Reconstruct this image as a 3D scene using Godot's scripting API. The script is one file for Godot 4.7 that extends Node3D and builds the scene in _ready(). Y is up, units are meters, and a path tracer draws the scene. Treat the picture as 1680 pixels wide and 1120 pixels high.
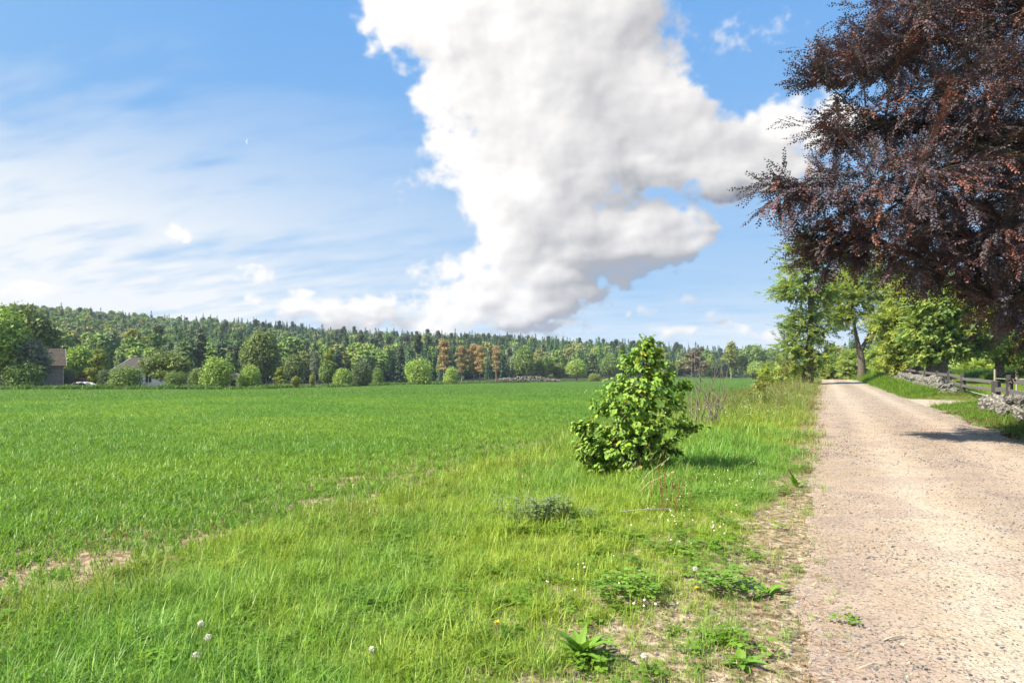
extends Node3D
# A gravel road past a young grain field in early summer: roadside bank, hazel bush, copper beech,
# avenue trees, stone walls and a plank fence, a farmstead and a wooded hill behind the field.

const ROAD_ANGLE := 0.4241            # the road runs 24.3 degrees to the right of the view
const CA := 0.9114
const SA := 0.4115
const EYE := 1.6
const SUN_DIR := Vector3(-0.74, 0.80, 0.30)
const EXPOSURE := 2.75

var rng := RandomNumberGenerator.new()
var low_noise := FastNoiseLite.new()
var mid_noise := FastNoiseLite.new()
var fine_noise := FastNoiseLite.new()
var taken := {}


# ------------------------------------------------------------------ triangles
class Geo:
	var v := PackedVector3Array()
	var n := PackedVector3Array()
	var c := PackedColorArray()

	func tri(a: Vector3, b: Vector3, d: Vector3, col: Color) -> void:
		var nn := (d - a).cross(b - a).normalized()
		v.append(a); v.append(b); v.append(d)
		n.append(nn); n.append(nn); n.append(nn)
		c.append(col); c.append(col); c.append(col)

	# a triangle whose front looks along `out`, its shading normal leaning that way by `soft`
	func leaf_tri(a: Vector3, b: Vector3, d: Vector3, out: Vector3, soft: float, col: Color) -> void:
		var nn := (d - a).cross(b - a).normalized()
		if nn.dot(out) < 0.0:
			nn = -nn
			var q := b
			b = d
			d = q
		nn = (nn + out * soft).normalized()
		v.append(a); v.append(b); v.append(d)
		n.append(nn); n.append(nn); n.append(nn)
		c.append(col); c.append(col); c.append(col)

	func quad(a: Vector3, b: Vector3, d: Vector3, e: Vector3, col: Color) -> void:
		tri(a, b, d, col)
		tri(a, d, e, col)

	func tube(p: PackedVector3Array, r: PackedFloat32Array, sides: int, col: Color, wobble := 0.0) -> void:
		var rings := []
		var norms := []
		var side := Vector3.ZERO
		for i in p.size():
			var dir := (p[mini(i + 1, p.size() - 1)] - p[maxi(i - 1, 0)]).normalized()
			if side == Vector3.ZERO:
				side = dir.cross(Vector3(0.31, 0.2, 0.93)).normalized()
			side = (side - dir * side.dot(dir)).normalized()
			var up := dir.cross(side)
			var ring := PackedVector3Array()
			var nr := PackedVector3Array()
			for k in sides:
				var a := TAU * k / sides
				var o := side * cos(a) + up * sin(a)
				var w := 1.0 + wobble * sin(k * 2.4 + i * 1.7) * 0.5 + wobble * sin(k * 5.1 + i * 0.8) * 0.5
				ring.append(p[i] + o * r[i] * w)
				nr.append(o)
			rings.append(ring)
			norms.append(nr)
		for i in p.size() - 1:
			for k in sides:
				var m := (k + 1) % sides
				var q := [rings[i][k], rings[i + 1][k], rings[i + 1][m], rings[i][k], rings[i + 1][m], rings[i][m]]
				var qn := [norms[i][k], norms[i + 1][k], norms[i + 1][m], norms[i][k], norms[i + 1][m], norms[i][m]]
				var flip: bool = ((q[2] - q[0]) as Vector3).cross(q[1] - q[0]).dot(qn[0]) < 0.0
				for j in ([0, 2, 1, 3, 5, 4] if flip else [0, 1, 2, 3, 4, 5]):
					v.append(q[j]); n.append(qn[j]); c.append(col)
		var e := p.size() - 1
		if r[e] > 0.02:
			for k in sides:
				leaf_tri(p[e], rings[e][k], rings[e][(k + 1) % sides], (p[e] - p[e - 1]).normalized(), 0.0, col)

	func box(t: Transform3D, size: Vector3, col: Color, bevel := 0.0) -> void:
		var h := size * 0.5
		var b := minf(bevel, minf(h.x, minf(h.y, h.z)) * 0.8)
		var ax := [Vector3(1, 0, 0), Vector3(0, 1, 0), Vector3(0, 0, 1)]
		for i in 3:
			for s in [-1.0, 1.0]:
				var o: Vector3 = ax[i] * s
				var e: Vector3 = ax[(i + 1) % 3]
				var f: Vector3 = ax[(i + 2) % 3]
				var he := absf(e.dot(h)) - b
				var hf := absf(f.dot(h)) - b
				var cen: Vector3 = o * absf(o.dot(h))
				var q := [cen - e * he - f * hf, cen + e * he - f * hf, cen + e * he + f * hf, cen - e * he + f * hf]
				for k in 4:
					q[k] = t * (q[k] as Vector3)
				var out := (t.basis * o).normalized()
				leaf_tri(q[0], q[1], q[2], out, 0.0, col)
				leaf_tri(q[0], q[2], q[3], out, 0.0, col)
		if b > 0.0:
			for i in 3:
				for s in [-1.0, 1.0]:
					for u in [-1.0, 1.0]:
						var e: Vector3 = ax[i]
						var f: Vector3 = ax[(i + 1) % 3] * s
						var g: Vector3 = ax[(i + 2) % 3] * u
						var he := absf(e.dot(h)) - b
						var hf := absf(f.dot(h))
						var hg := absf(g.dot(h))
						var p0 := f * hf + g * (hg - b)
						var p1 := f * (hf - b) + g * hg
						var out := (t.basis * (f + g)).normalized()
						leaf_tri(t * (p0 - e * he), t * (p0 + e * he), t * (p1 + e * he), out, 0.0, col)
						leaf_tri(t * (p0 - e * he), t * (p1 + e * he), t * (p1 - e * he), out, 0.0, col)

	func mesh() -> ArrayMesh:
		var arr := []
		arr.resize(Mesh.ARRAY_MAX)
		arr[Mesh.ARRAY_VERTEX] = v
		arr[Mesh.ARRAY_NORMAL] = n
		arr[Mesh.ARRAY_COLOR] = c
		var m := ArrayMesh.new()
		m.add_surface_from_arrays(Mesh.PRIMITIVE_TRIANGLES, arr)
		return m


# ------------------------------------------------------------------ names and labels
func numbered(called: String) -> String:
	var k: int = taken.get(called, 0)
	taken[called] = k + 1
	return called if k == 0 else "%s_%03d" % [called, k]


func thing(called: String, label: String, category: String, at: Vector3, turn := 0.0, group := "") -> Node3D:
	var o := Node3D.new()
	o.name = numbered(called)
	add_child(o)
	o.position = at
	o.rotation.y = turn
	tag(o, label, category, group)
	return o


func tag(o: Node3D, label: String, category: String, group := "") -> void:
	o.set_meta("label", label)
	o.set_meta("category", category)
	if group:
		o.set_meta("group", group)


func part(called: String, m: Mesh, mat: Material, parent: Node3D, xf := Transform3D()) -> MeshInstance3D:
	var o := MeshInstance3D.new()
	o.name = called
	o.mesh = m
	o.material_override = mat
	o.transform = xf
	parent.add_child(o, true)
	return o


func struct(called: String, m: Mesh, mat: Material) -> MeshInstance3D:
	var o := part(called, m, mat, self)
	o.set_meta("kind", "structure")
	return o


# one object for what nobody could count: `spots` are transforms, `tints` linear colours
func scatter(called: String, m: Mesh, mat: Material, spots: Array[Transform3D], tints: PackedColorArray, parent: Node3D) -> MultiMeshInstance3D:
	var mm := MultiMesh.new()
	mm.transform_format = MultiMesh.TRANSFORM_3D
	mm.use_colors = true
	mm.mesh = m
	mm.instance_count = spots.size()
	for i in spots.size():
		mm.set_instance_transform(i, spots[i])
		mm.set_instance_color(i, tints[i])
	var o := MultiMeshInstance3D.new()
	o.name = called
	o.multimesh = mm
	o.material_override = mat
	parent.add_child(o, true)
	o.set_meta("kind", "stuff")
	return o


func stuff(called: String, label: String, category: String, m: Mesh, mat: Material, spots: Array[Transform3D], tints: PackedColorArray) -> void:
	var o := scatter(numbered(called), m, mat, spots, tints, self)
	tag(o, label, category)


# ------------------------------------------------------------------ the lie of the land
func road_s(x: float, z: float) -> float: return x * SA - z * CA
func road_t(x: float, z: float) -> float: return x * CA + z * SA
func road_point(s: float, t: float) -> Vector3:
	var x := s * SA + t * CA
	var z := -s * CA + t * SA
	return Vector3(x, ground(x, z), z)


func sst(a: float, b: float, x: float) -> float:
	var k := clampf((x - a) / (b - a), 0.0, 1.0)
	return k * k * (3.0 - 2.0 * k)


func road_height(s: float) -> float:
	if s < 72.0:
		return 0.0164 * maxf(s, -30.0)
	var u := minf(s - 72.0, 45.0)
	var h := 0.0164 * 72.0 + 0.0164 * u - 0.5 * 0.00075 * u * u
	return h - 0.017 * clampf(s - 117.0, 0.0, 60.0)


const RIDGE_PX := [-400.0, -100.0, 100.0, 250.0, 400.0, 600.0, 800.0, 1000.0, 1100.0, 1250.0, 1500.0, 2000.0]
const RIDGE_H := [52.0, 56.0, 54.0, 47.0, 41.0, 36.0, 31.0, 22.0, 16.0, 8.0, 6.0, 6.0]
const EDGE_PX := [-400.0, 0.0, 300.0, 440.0, 560.0, 680.0, 820.0, 960.0, 1200.0, 1400.0]
const EDGE_D := [80.0, 84.0, 86.0, 90.0, 112.0, 153.0, 200.0, 228.0, 330.0, 360.0]

func table(xs: Array, ys: Array, x: float) -> float:
	if x <= xs[0]:
		return ys[0]
	for i in xs.size() - 1:
		if x < xs[i + 1]:
			return lerpf(ys[i], ys[i + 1], (x - xs[i]) / (xs[i + 1] - xs[i]))
	return ys[-1]


func bearing(x: float, z: float) -> float:   # as a place across the photograph, 840 straight ahead
	return 840.0 + 1120.0 * x / maxf(-z, 0.001)


func edge_d(x: float, z: float) -> float: return table(EDGE_PX, EDGE_D, bearing(x, z))


func ground(x: float, z: float) -> float:
	var s := road_s(x, z)
	var t := road_t(x, z)
	var hr := road_height(s)
	var h := 0.0
	if t < 0.0:
		var w := 1.0 - sst(0.3, 5.8, -t)
		h = lerpf(0.0, hr, w)
		h += 0.07 * low_noise.get_noise_2d(x * 4.0, z * 4.0) * sst(0.2, 1.5, -t) * (1.0 - sst(6.0, 9.0, -t))
		if t < -6.0:
			h += 0.12 * low_noise.get_noise_2d(x * 0.35, z * 0.35) * sst(6.0, 30.0, -t)
	else:
		h = hr
		if t > 3.4:
			var bank := 0.22 + 0.42 * sst(45.0, 80.0, s)
			var entry := 1.0 - sst(2.0, 4.0, absf(s - 33.0))
			h += bank * sst(3.5, 5.4, t) * (1.0 - 0.8 * entry * (1.0 - sst(7.0, 9.0, t)))
			h += 0.45 * sst(10.0, 17.0, t)
			h += 0.05 * low_noise.get_noise_2d(x * 3.0, z * 3.0) * sst(4.0, 5.5, t)
	var d := -z
	if d > 100.0:
		var px := bearing(x, z)
		h = lerpf(h, 0.0, sst(120.0, 220.0, d) * sst(0.0, 8.0, t))
		h += table(RIDGE_PX, RIDGE_H, px) * (sst(190.0, 720.0, d) if px > 500.0 else sst(lerpf(120.0, 190.0, clampf(px / 500.0, 0, 1)), 680.0, d))
		h += 1.5 * low_noise.get_noise_2d(x * 0.15, z * 0.15) * sst(250.0, 400.0, d)
	return h


func on_ground(x: float, z: float) -> Vector3: return Vector3(x, ground(x, z), z)
func ahead(px: float, d: float) -> Vector3: return on_ground((px - 840.0) / 1120.0 * d, -d)   # on the bearing px, d metres out

# where the line of sight through a place on the photograph meets the ground
func sighted(px: float, py: float) -> Vector3:
	var d := 2.5
	while d < 400.0:
		var p := ahead(px, d)
		if p.y >= EYE - (py - 620.0) / 1120.0 * d:
			return p
		d *= 1.004
	return ahead(px, d)


func facing(dir: Vector3, up: Vector3, scale := 1.0) -> Basis:   # x along dir, y near up
	var x := dir.normalized()
	var z := x.cross(up)
	if z.length() < 0.01:
		z = x.cross(Vector3(0.3, 0.1, 1))
	z = z.normalized()
	return Basis(x * scale, z.cross(x) * scale, z * scale)


func spun(scale: float, tilt := 0.15) -> Basis:
	var b := Basis(Vector3.UP, rng.randf() * TAU)
	b = Basis(Vector3(rng.randf_range(-1, 1), 0, rng.randf_range(-1, 1)).normalized() if tilt > 0.0 else Vector3.RIGHT, rng.randf_range(-tilt, tilt)) * b
	return b.scaled(Vector3.ONE * scale)


func tint(c: Color, spread := 0.2, hue := 0.1) -> Color:
	var k := 1.0 + rng.randf_range(-spread, spread)
	return Color(c.r * k * (1.0 + rng.randf_range(-hue, hue)), c.g * k, c.b * k * (1.0 + rng.randf_range(-hue, hue)))


func ball(r := 1.0) -> Vector3:
	while true:
		var p := Vector3(rng.randf_range(-1, 1), rng.randf_range(-1, 1), rng.randf_range(-1, 1))
		if p.length_squared() < 1.0:
			return p * r
	return Vector3.ZERO


# ------------------------------------------------------------------ materials
func leafy(rough: float, through: float, spec := 0.5) -> StandardMaterial3D:
	var m := StandardMaterial3D.new()
	m.vertex_color_use_as_albedo = true
	m.roughness = rough
	m.metallic_specular = spec
	m.cull_mode = BaseMaterial3D.CULL_DISABLED
	if through > 0.0:
		m.backlight_enabled = true
		m.backlight = Color(through, through, through * 0.8)
	return m


func plain(rough: float, spec := 0.5) -> StandardMaterial3D:
	var m := StandardMaterial3D.new()
	m.vertex_color_use_as_albedo = true
	m.roughness = rough
	m.metallic_specular = spec
	return m


func noise_map(freq: float, octaves: int, cols: Array, offs: Array, size := 512, kind := FastNoiseLite.TYPE_SIMPLEX_SMOOTH, sd := 1) -> NoiseTexture2D:
	var fn := FastNoiseLite.new()
	fn.seed = sd
	fn.noise_type = kind
	fn.frequency = freq
	fn.fractal_octaves = octaves
	if kind == FastNoiseLite.TYPE_CELLULAR:
		fn.cellular_return_type = FastNoiseLite.RETURN_CELL_VALUE
		fn.fractal_type = FastNoiseLite.FRACTAL_NONE
	var tx := NoiseTexture2D.new()
	tx.noise = fn
	tx.width = size
	tx.height = size
	tx.seamless = true
	tx.seamless_blend_skirt = 0.08
	if cols.size():
		var g := Gradient.new()
		g.offsets = PackedFloat32Array(offs)
		g.colors = PackedColorArray(cols)
		tx.color_ramp = g
	return tx


func lin(r: float, g: float, b: float) -> Color: return Color(r, g, b).linear_to_srgb()


# a rough surface in world space: colours by noise, relief by noise; tile in metres
func surface(cols: Array, offs: Array, tile: float, freq: float, relief: float, rough := 0.9, kind := FastNoiseLite.TYPE_SIMPLEX_SMOOTH, tinted := false, sd := 1, size := 512) -> StandardMaterial3D:
	var m := StandardMaterial3D.new()
	m.albedo_texture = noise_map(freq, 5, cols, offs, size, kind, sd)
	m.uv1_triplanar = true
	m.uv1_world_triplanar = true
	m.uv1_scale = Vector3.ONE / tile
	m.roughness = rough
	m.metallic_specular = 0.3
	m.vertex_color_use_as_albedo = tinted
	if relief > 0.0:
		m.heightmap_enabled = true
		m.heightmap_scale = relief
		m.heightmap_texture = noise_map(freq * 1.5, 5, [], [], size, kind, sd + 7)
	return m


# ------------------------------------------------------------------ the sky: air, thin veils and cumulus
# each cloud: bearing, height (as places on the photograph), half width, half height, strength, greyness of its base
const CLOUDS := [
	[925, 120, 185, 140, 1.25, 0.15], [890, 20, 190, 110, 1.2, 0.05], [860, 240, 150, 120, 1.15, 0.1], [1000, 255, 170, 105, 1.15, 0.3],
	[740, 20, 100, 70, 0.95, 0], [640, 30, 55, 60, 1.08, 0], [632, 95, 26, 24, 0.82, 0], [820, 320, 95, 85, 1.1, 0.1], [745, 140, 65, 75, 0.8, 0], [860, -90, 240, 110, 1.2, 0.1],
	[1180, 235, 70, 60, 1.05, 0.2], [1255, 240, 90, 60, 1.1, 0.25], [1345, 205, 90, 42, 1.05, 0.1], [1150, 285, 110, 36, 0.95, 0.7], [1290, 300, 52, 52, 0.71, 0.2],
	[890, 370, 120, 65, 1.1, 0.3], [1000, 385, 110, 45, 1.05, 0.5], [1095, 380, 72, 44, 0.97, 0.35], [1010, 430, 110, 35, 1.05, 2.2], [830, 425, 85, 55, 1.05, 0.3],
	[770, 455, 65, 45, 0.9, 0.1], [880, 475, 110, 40, 1.05, 1.3], [810, 510, 110, 40, 1.05, 0.3], [880, 530, 70, 26, 0.95, 1.5], [850, 570, 90, 20, 0.8, 0.6],
	[545, 512, 60, 27, 0.95, 1.1], [640, 510, 60, 30, 0.98, 1.2], [462, 512, 40, 22, 0.85, 0.8], [715, 540, 52, 21, 0.82, 0.2],
	[278, 372, 24, 14, 0.8, 0], [262, 382, 30, 9, 0.72, 0], [290, 386, 16, 9, 0.7, 0], [405, 455, 44, 18, 0.87, 0.3], [440, 462, 39, 12, 0.61, 0.3],
	[1062, 516, 44, 16, 0.82, 0.9], [1125, 500, 34, 18, 0.61, 0.9], [1165, 524, 34, 13, 0.67, 0.9], [1105, 552, 65, 17, 0.77, 0.8], [1230, 545, 58, 21, 0.77, 0.4], [1000, 555, 78, 18, 0.51, 0.6],
	[45, 497, 78, 20, 0.77, 1], [0, 490, 52, 18, 0.61, 0.8], [310, 505, 29, 13, 0.61, 0.2], [1300, 30, 75, 55, 0.42, 0.1], [1390, 90, 80, 50, 0.42, 0.1], [735, 460, 60, 55, 0.8, 0.15], [740, 520, 60, 30, 0.75, 0.3], [1200, 40, 72, 52, 0.45, 0], [500, 505, 50, 26, 0.8, 1.0], [590, 512, 60, 26, 0.8, 1.1], [670, 515, 58, 34, 0.71, 0.9], [1065, 425, 70, 26, 1.0, 2.2], [930, 495, 70, 26, 0.8, 2.0], [690, 60, 60, 50, 0.85, 0], [700, 200, 39, 39, 0.39, 0]
]

func cloud_list() -> Array:
	var out := []
	for c in CLOUDS:
		var az := atan2(c[0] - 840.0, 1120.0)
		var along := 1120.0 / cos(az)
		out.append([az, atan2(620.0 - c[1], along), atan2(c[0] + c[2] - 840.0, 1120.0) - az, c[3] / along, c[4], c[5]])
	var r := RandomNumberGenerator.new()
	r.seed = 77
	for c in out.duplicate():              # smaller lumps round the rim of each large one
		if c[2] < 0.03 or c[4] < 0.7:
			continue
		for m in (9 if c[2] > 0.06 else 5):
			var a := r.randf() * TAU
			var k := r.randf_range(0.45, 1.0)
			var s := r.randf_range(0.24, 0.46)
			out.append([c[0] + cos(a) * c[2] * k, c[1] + sin(a) * c[3] * k, c[2] * s, maxf(c[3], c[2] * 0.5) * s, r.randf_range(0.85, 1.15) * minf(c[4], 1.05), c[5] * (0.6 - 0.7 * sin(a) * k)])
	for i in 46:                           # the same kind of clouds round the rest of the sky
		var az := deg_to_rad(r.randf_range(44.0, 316.0))
		var el := deg_to_rad(r.randf_range(3.0, 48.0))
		var w := r.randf_range(0.05, 0.2) * (0.5 + el)
		for k in 3:
			out.append([az + r.randf_range(-1, 1) * w, el + r.randf_range(-0.4, 0.4) * w, w * r.randf_range(0.5, 1.0), w * r.randf_range(0.3, 0.5), r.randf_range(0.8, 1.15), 0.3])
	return out


func sky_part(clouds: Array, a0: float, a1: float, e0: float, e1: float, w: int, h: int) -> Image:
	var cw := w / 4
	var ch := h / 4
	var f := PackedFloat32Array()
	var g := PackedFloat32Array()
	f.resize(cw * ch)
	g.resize(cw * ch)
	for j in ch:
		var el := lerpf(e1, e0, (j + 0.5) / ch)
		var near := []
		for c in clouds:
			if absf(el - c[1]) < c[3] * 2.6:
				near.append(c)
		var wide := maxf(cos(el), 0.25)
		for i in cw:
			var az := lerpf(a0, a1, (i + 0.5) / cw)
			var sum := 0.0
			var grey := 0.0
			for c in near:
				var dx: float = wrapf(az - c[0], -PI, PI) * wide / (c[2] * cos(c[1]))
				if absf(dx) > 2.6:
					continue
				var dy: float = (el - c[1]) / c[3]
				var q: float = c[4] * exp(-0.9 * (dx * dx + dy * dy))
				var q3 := q * q * q
				sum += q3
				grey += q3 * (c[5] * clampf(0.55 - dy * 0.7, 0.0, 1.3) + 0.26 * clampf(dx * 0.7 - dy * 0.65, -1.1, 1.1))
			f[j * cw + i] = pow(sum, 0.3333)
			g[j * cw + i] = grey / maxf(sum, 0.05)
	var im := Image.create_from_data(cw, ch, false, Image.FORMAT_RF, f.to_byte_array())
	im.resize(w, h, Image.INTERPOLATE_CUBIC)
	f = im.get_data().to_float32_array()
	im = Image.create_from_data(cw, ch, false, Image.FORMAT_RF, g.to_byte_array())
	im.resize(w, h, Image.INTERPOLATE_CUBIC)
	g = im.get_data().to_float32_array()
	var puff := FastNoiseLite.new()
	puff.seed = 11
	puff.frequency = 4.2
	puff.fractal_octaves = 6
	puff.fractal_gain = 0.52
	var swirl := FastNoiseLite.new()
	swirl.seed = 5
	swirl.frequency = 6.0
	swirl.fractal_octaves = 3
	var lumps := FastNoiseLite.new()
	lumps.seed = 31
	lumps.frequency = 5.0
	lumps.fractal_octaves = 3
	lumps.fractal_gain = 0.42
	var veil := FastNoiseLite.new()
	veil.seed = 23
	veil.frequency = 1.0
	veil.fractal_octaves = 5
	var scale_px := w / (a1 - a0)
	var d := PackedFloat32Array()          # how thick the cloud is
	var hh := PackedFloat32Array()         # how far its lumps stand out
	d.resize(w * h)
	hh.resize(w * h)
	for j in h:
		var el := lerpf(e1, e0, (j + 0.5) / h)
		var ce := cos(el)
		var se := sin(el)
		for i in w:
			var k := j * w + i
			var az := lerpf(a0, a1, (i + 0.5) / w)
			var base := f[k]
			if base < 0.06:
				continue
			var p := Vector3(sin(az) * ce, se * 1.25, -cos(az) * ce)
			var wx := int(swirl.get_noise_3dv(p) * scale_px * 0.055)
			var wy := int(swirl.get_noise_3dv(p + Vector3(3, 7, 1)) * scale_px * 0.035)
			base = f[clampi(j + wy, 0, h - 1) * w + clampi(i + wx, 0, w - 1)]
			var nz := puff.get_noise_3dv(p * 1.5)
			var bil := 1.0 - 2.4 * absf(lumps.get_noise_3dv(p * 1.7 + Vector3(9, 2, 4)))
			var ng := puff.get_noise_3dv(p * 15.0)
			var nf := puff.get_noise_3dv(p * 5.5 + Vector3(1, 5, 2))
			d[k] = clampf(base - 0.46 + 0.42 * nz + 0.30 * nf + 0.24 * ng + 0.2 * (bil - 0.5), 0.0, 1.6)
			hh[k] = 0.9 * minf(base, 1.3) + 0.16 * nz + 0.85 * lumps.get_noise_3dv(p * 1.5) + 0.12 * bil + 0.3 * nf
	var out := PackedFloat32Array()
	out.resize(w * h * 3)
	var sun := SUN_DIR.normalized()
	var sx := maxi(1, int(scale_px * 0.0085))
	var sy := maxi(1, int(scale_px * 0.0065))
	var k3 := 0
	for j in h:
		var el := lerpf(e1, e0, (j + 0.5) / h)
		var ce := cos(el)
		var se := sin(el)
		var high := clampf(se / 0.55, 0.0, 1.0)
		for i in w:
			var k := j * w + i
			var az := lerpf(a0, a1, (i + 0.5) / w)
			var p := Vector3(sin(az) * ce, se, -cos(az) * ce)
			var toward := p.dot(sun)
			# clear air: deeper blue high up and away from the sun
			var deep := pow(high, 0.55)
			var r := lerpf(0.50, 0.155, deep)
			var gg := lerpf(0.76, 0.41, deep)
			var b := lerpf(0.95, 0.86, deep)
			var glow := sst(0.25, 1.0, toward)
			r = lerpf(r, 0.52, glow * 0.75)
			gg = lerpf(gg, 0.80, glow * 0.75)
			b = lerpf(b, 1.0, glow * 0.7)
			# thin high cloud, thicker low down and towards the sun
			var q := Vector3((p.x + 0.35 * p.z) / (se + 0.2) * 1.1, 0.0, (p.z - 0.25 * p.x) / (se + 0.2) * 3.4)
			var vz := 1.1 * veil.get_noise_3dv(q) + 0.6 * veil.get_noise_3dv(q * 2.7 + Vector3(4, 0, 0))
			var vl := (0.12 + 1.35 * sst(-0.30, 0.62, toward + 0.06 * vz)) * (1.0 - sst(0.13, 0.40, se + 0.09 * vz)) + 0.45 * (1.0 - sst(0.0, 0.16, se))
			vl = clampf(vl * (1.0 + 0.8 * vz) , 0.0, 0.97)
			r = lerpf(r, 0.95, vl)
			gg = lerpf(gg, 0.97, vl)
			b = lerpf(b, 0.985, vl)
			var dd := d[k]
			if dd > 0.0:
				# lumps that lean towards the sun are bright, those behind others grey
				var near := hh[clampi(j - sy, 0, h - 1) * w + clampi(i - sx, 0, w - 1)]
				var wider := hh[clampi(j - sy * 4, 0, h - 1) * w + clampi(i - sx * 4, 0, w - 1)]
				var broad := f[clampi(j - sy * 10, 0, h - 1) * w + clampi(i - sx * 10, 0, w - 1)]
				var behind := 0.0
				for m in 6:
					behind += minf(f[clampi(j - sy * (6 + m * 7), 0, h - 1) * w + clampi(i - sx * (6 + m * 7), 0, w - 1)], 1.0)
				var rise := 0.10 - 0.035 * behind + clampf((hh[k] - near) * 0.34, -0.2, 0.2) + clampf((hh[k] - wider) * 0.17, -0.2, 0.22) + clampf((f[k] - broad) * 0.26, -0.24, 0.2)
				var lit := clampf(0.93 + rise - 0.62 * clampf(g[k], -0.25, 0.95) + 0.2 * (1.0 - sst(0.0, 0.5, dd)), 0.0, 1.08)
				var cr := lerpf(0.20, 1.0, lit)
				var cg := lerpf(0.22, 0.975, lit)
				var cb := lerpf(0.27, 0.955, lit)
				var cover := sst(0.0, 0.55, dd)
				r = lerpf(r, cr, cover)
				gg = lerpf(gg, cg, cover)
				b = lerpf(b, cb, cover)
			out[k3] = r
			out[k3 + 1] = gg
			out[k3 + 2] = b
			k3 += 3
	return Image.create_from_data(w, h, false, Image.FORMAT_RGBF, out.to_byte_array())


func make_sky() -> Sky:
	var clouds := cloud_list()
	var whole := sky_part(clouds, 0.0, TAU, 0.0, PI / 2, 1024, 256)
	whole.resize(4096, 1024, Image.INTERPOLATE_CUBIC)
	var fine := sky_part(clouds, -PI / 4, PI / 4, 0.0, PI / 4.5, 1024, 456)
	var pano := Image.create(4096, 2048, false, Image.FORMAT_RGBF)
	pano.fill(Color(0.30, 0.34, 0.30))
	pano.blit_rect(whole, Rect2i(0, 0, 4096, 1024), Vector2i(0, 0))
	pano.blit_rect(fine, Rect2i(512, 0, 512, 456), Vector2i(0, 568))
	pano.blit_rect(fine, Rect2i(0, 0, 512, 456), Vector2i(3584, 568))
	var m := PanoramaSkyMaterial.new()
	m.panorama = ImageTexture.create_from_image(pano)
	m.energy_multiplier = 1.0 / EXPOSURE
	var sky := Sky.new()
	sky.sky_material = m
	return sky


func set_the_scene() -> void:
	var cam := Camera3D.new()
	cam.name = "camera"
	add_child(cam)
	cam.position = Vector3(0, EYE, 0)
	cam.set_frustum(0.1, Vector2(0, 60.0 / 1120.0 * 0.1), 0.1, 3000.0)
	cam.current = true
	var e := Environment.new()
	e.background_mode = Environment.BG_SKY
	e.sky = make_sky()
	e.tonemap_mode = Environment.TONE_MAPPER_LINEAR
	e.tonemap_exposure = EXPOSURE
	e.fog_enabled = true
	e.fog_density = 0.00018
	e.fog_light_color = Color(0.78, 0.86, 1.0)
	e.sdfgi_enabled = true
	e.ssao_enabled = true
	e.ssil_enabled = true
	var we := WorldEnvironment.new()
	we.name = "world_environment"
	we.environment = e
	add_child(we)
	var sun := DirectionalLight3D.new()
	sun.name = "sun"
	sun.light_color = Color(1.0, 0.95, 0.86)
	sun.light_energy = 1.5
	sun.light_angular_distance = 0.5
	sun.shadow_enabled = true
	sun.basis = Basis.looking_at(-SUN_DIR.normalized())
	add_child(sun)


# ------------------------------------------------------------------ ground, road, hill
func grid_mesh(rows: Array) -> ArrayMesh:        # rows of [position, colour]; one smooth sheet
	var w: int = rows[0].size()
	var v := PackedVector3Array()
	var c := PackedColorArray()
	var n := PackedVector3Array()
	var idx := PackedInt32Array()
	for r in rows:
		for q in r:
			v.append(q[0])
			c.append(q[1])
	n.resize(v.size())
	for j in rows.size() - 1:
		for i in w - 1:
			var a := j * w + i
			for q in [[a, a + 1, a + w], [a + 1, a + w + 1, a + w]]:
				var nn := (v[q[2]] - v[q[0]]).cross(v[q[1]] - v[q[0]])
				var s: Array = q if nn.y > 0.0 else [q[0], q[2], q[1]]
				nn = nn if nn.y > 0.0 else -nn
				for k in s:
					idx.append(k)
					n[k] += nn
	for k in n.size():
		n[k] = n[k].normalized()
	return indexed(v, n, c, idx)


func indexed(v: PackedVector3Array, n: PackedVector3Array, c: PackedColorArray, idx: PackedInt32Array) -> ArrayMesh:
	var arr := []
	arr.resize(Mesh.ARRAY_MAX)
	arr[Mesh.ARRAY_VERTEX] = v
	arr[Mesh.ARRAY_NORMAL] = n
	if c.size():
		arr[Mesh.ARRAY_COLOR] = c
	arr[Mesh.ARRAY_INDEX] = idx
	var m := ArrayMesh.new()
	m.add_surface_from_arrays(Mesh.PRIMITIVE_TRIANGLES, arr)
	return m


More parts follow.
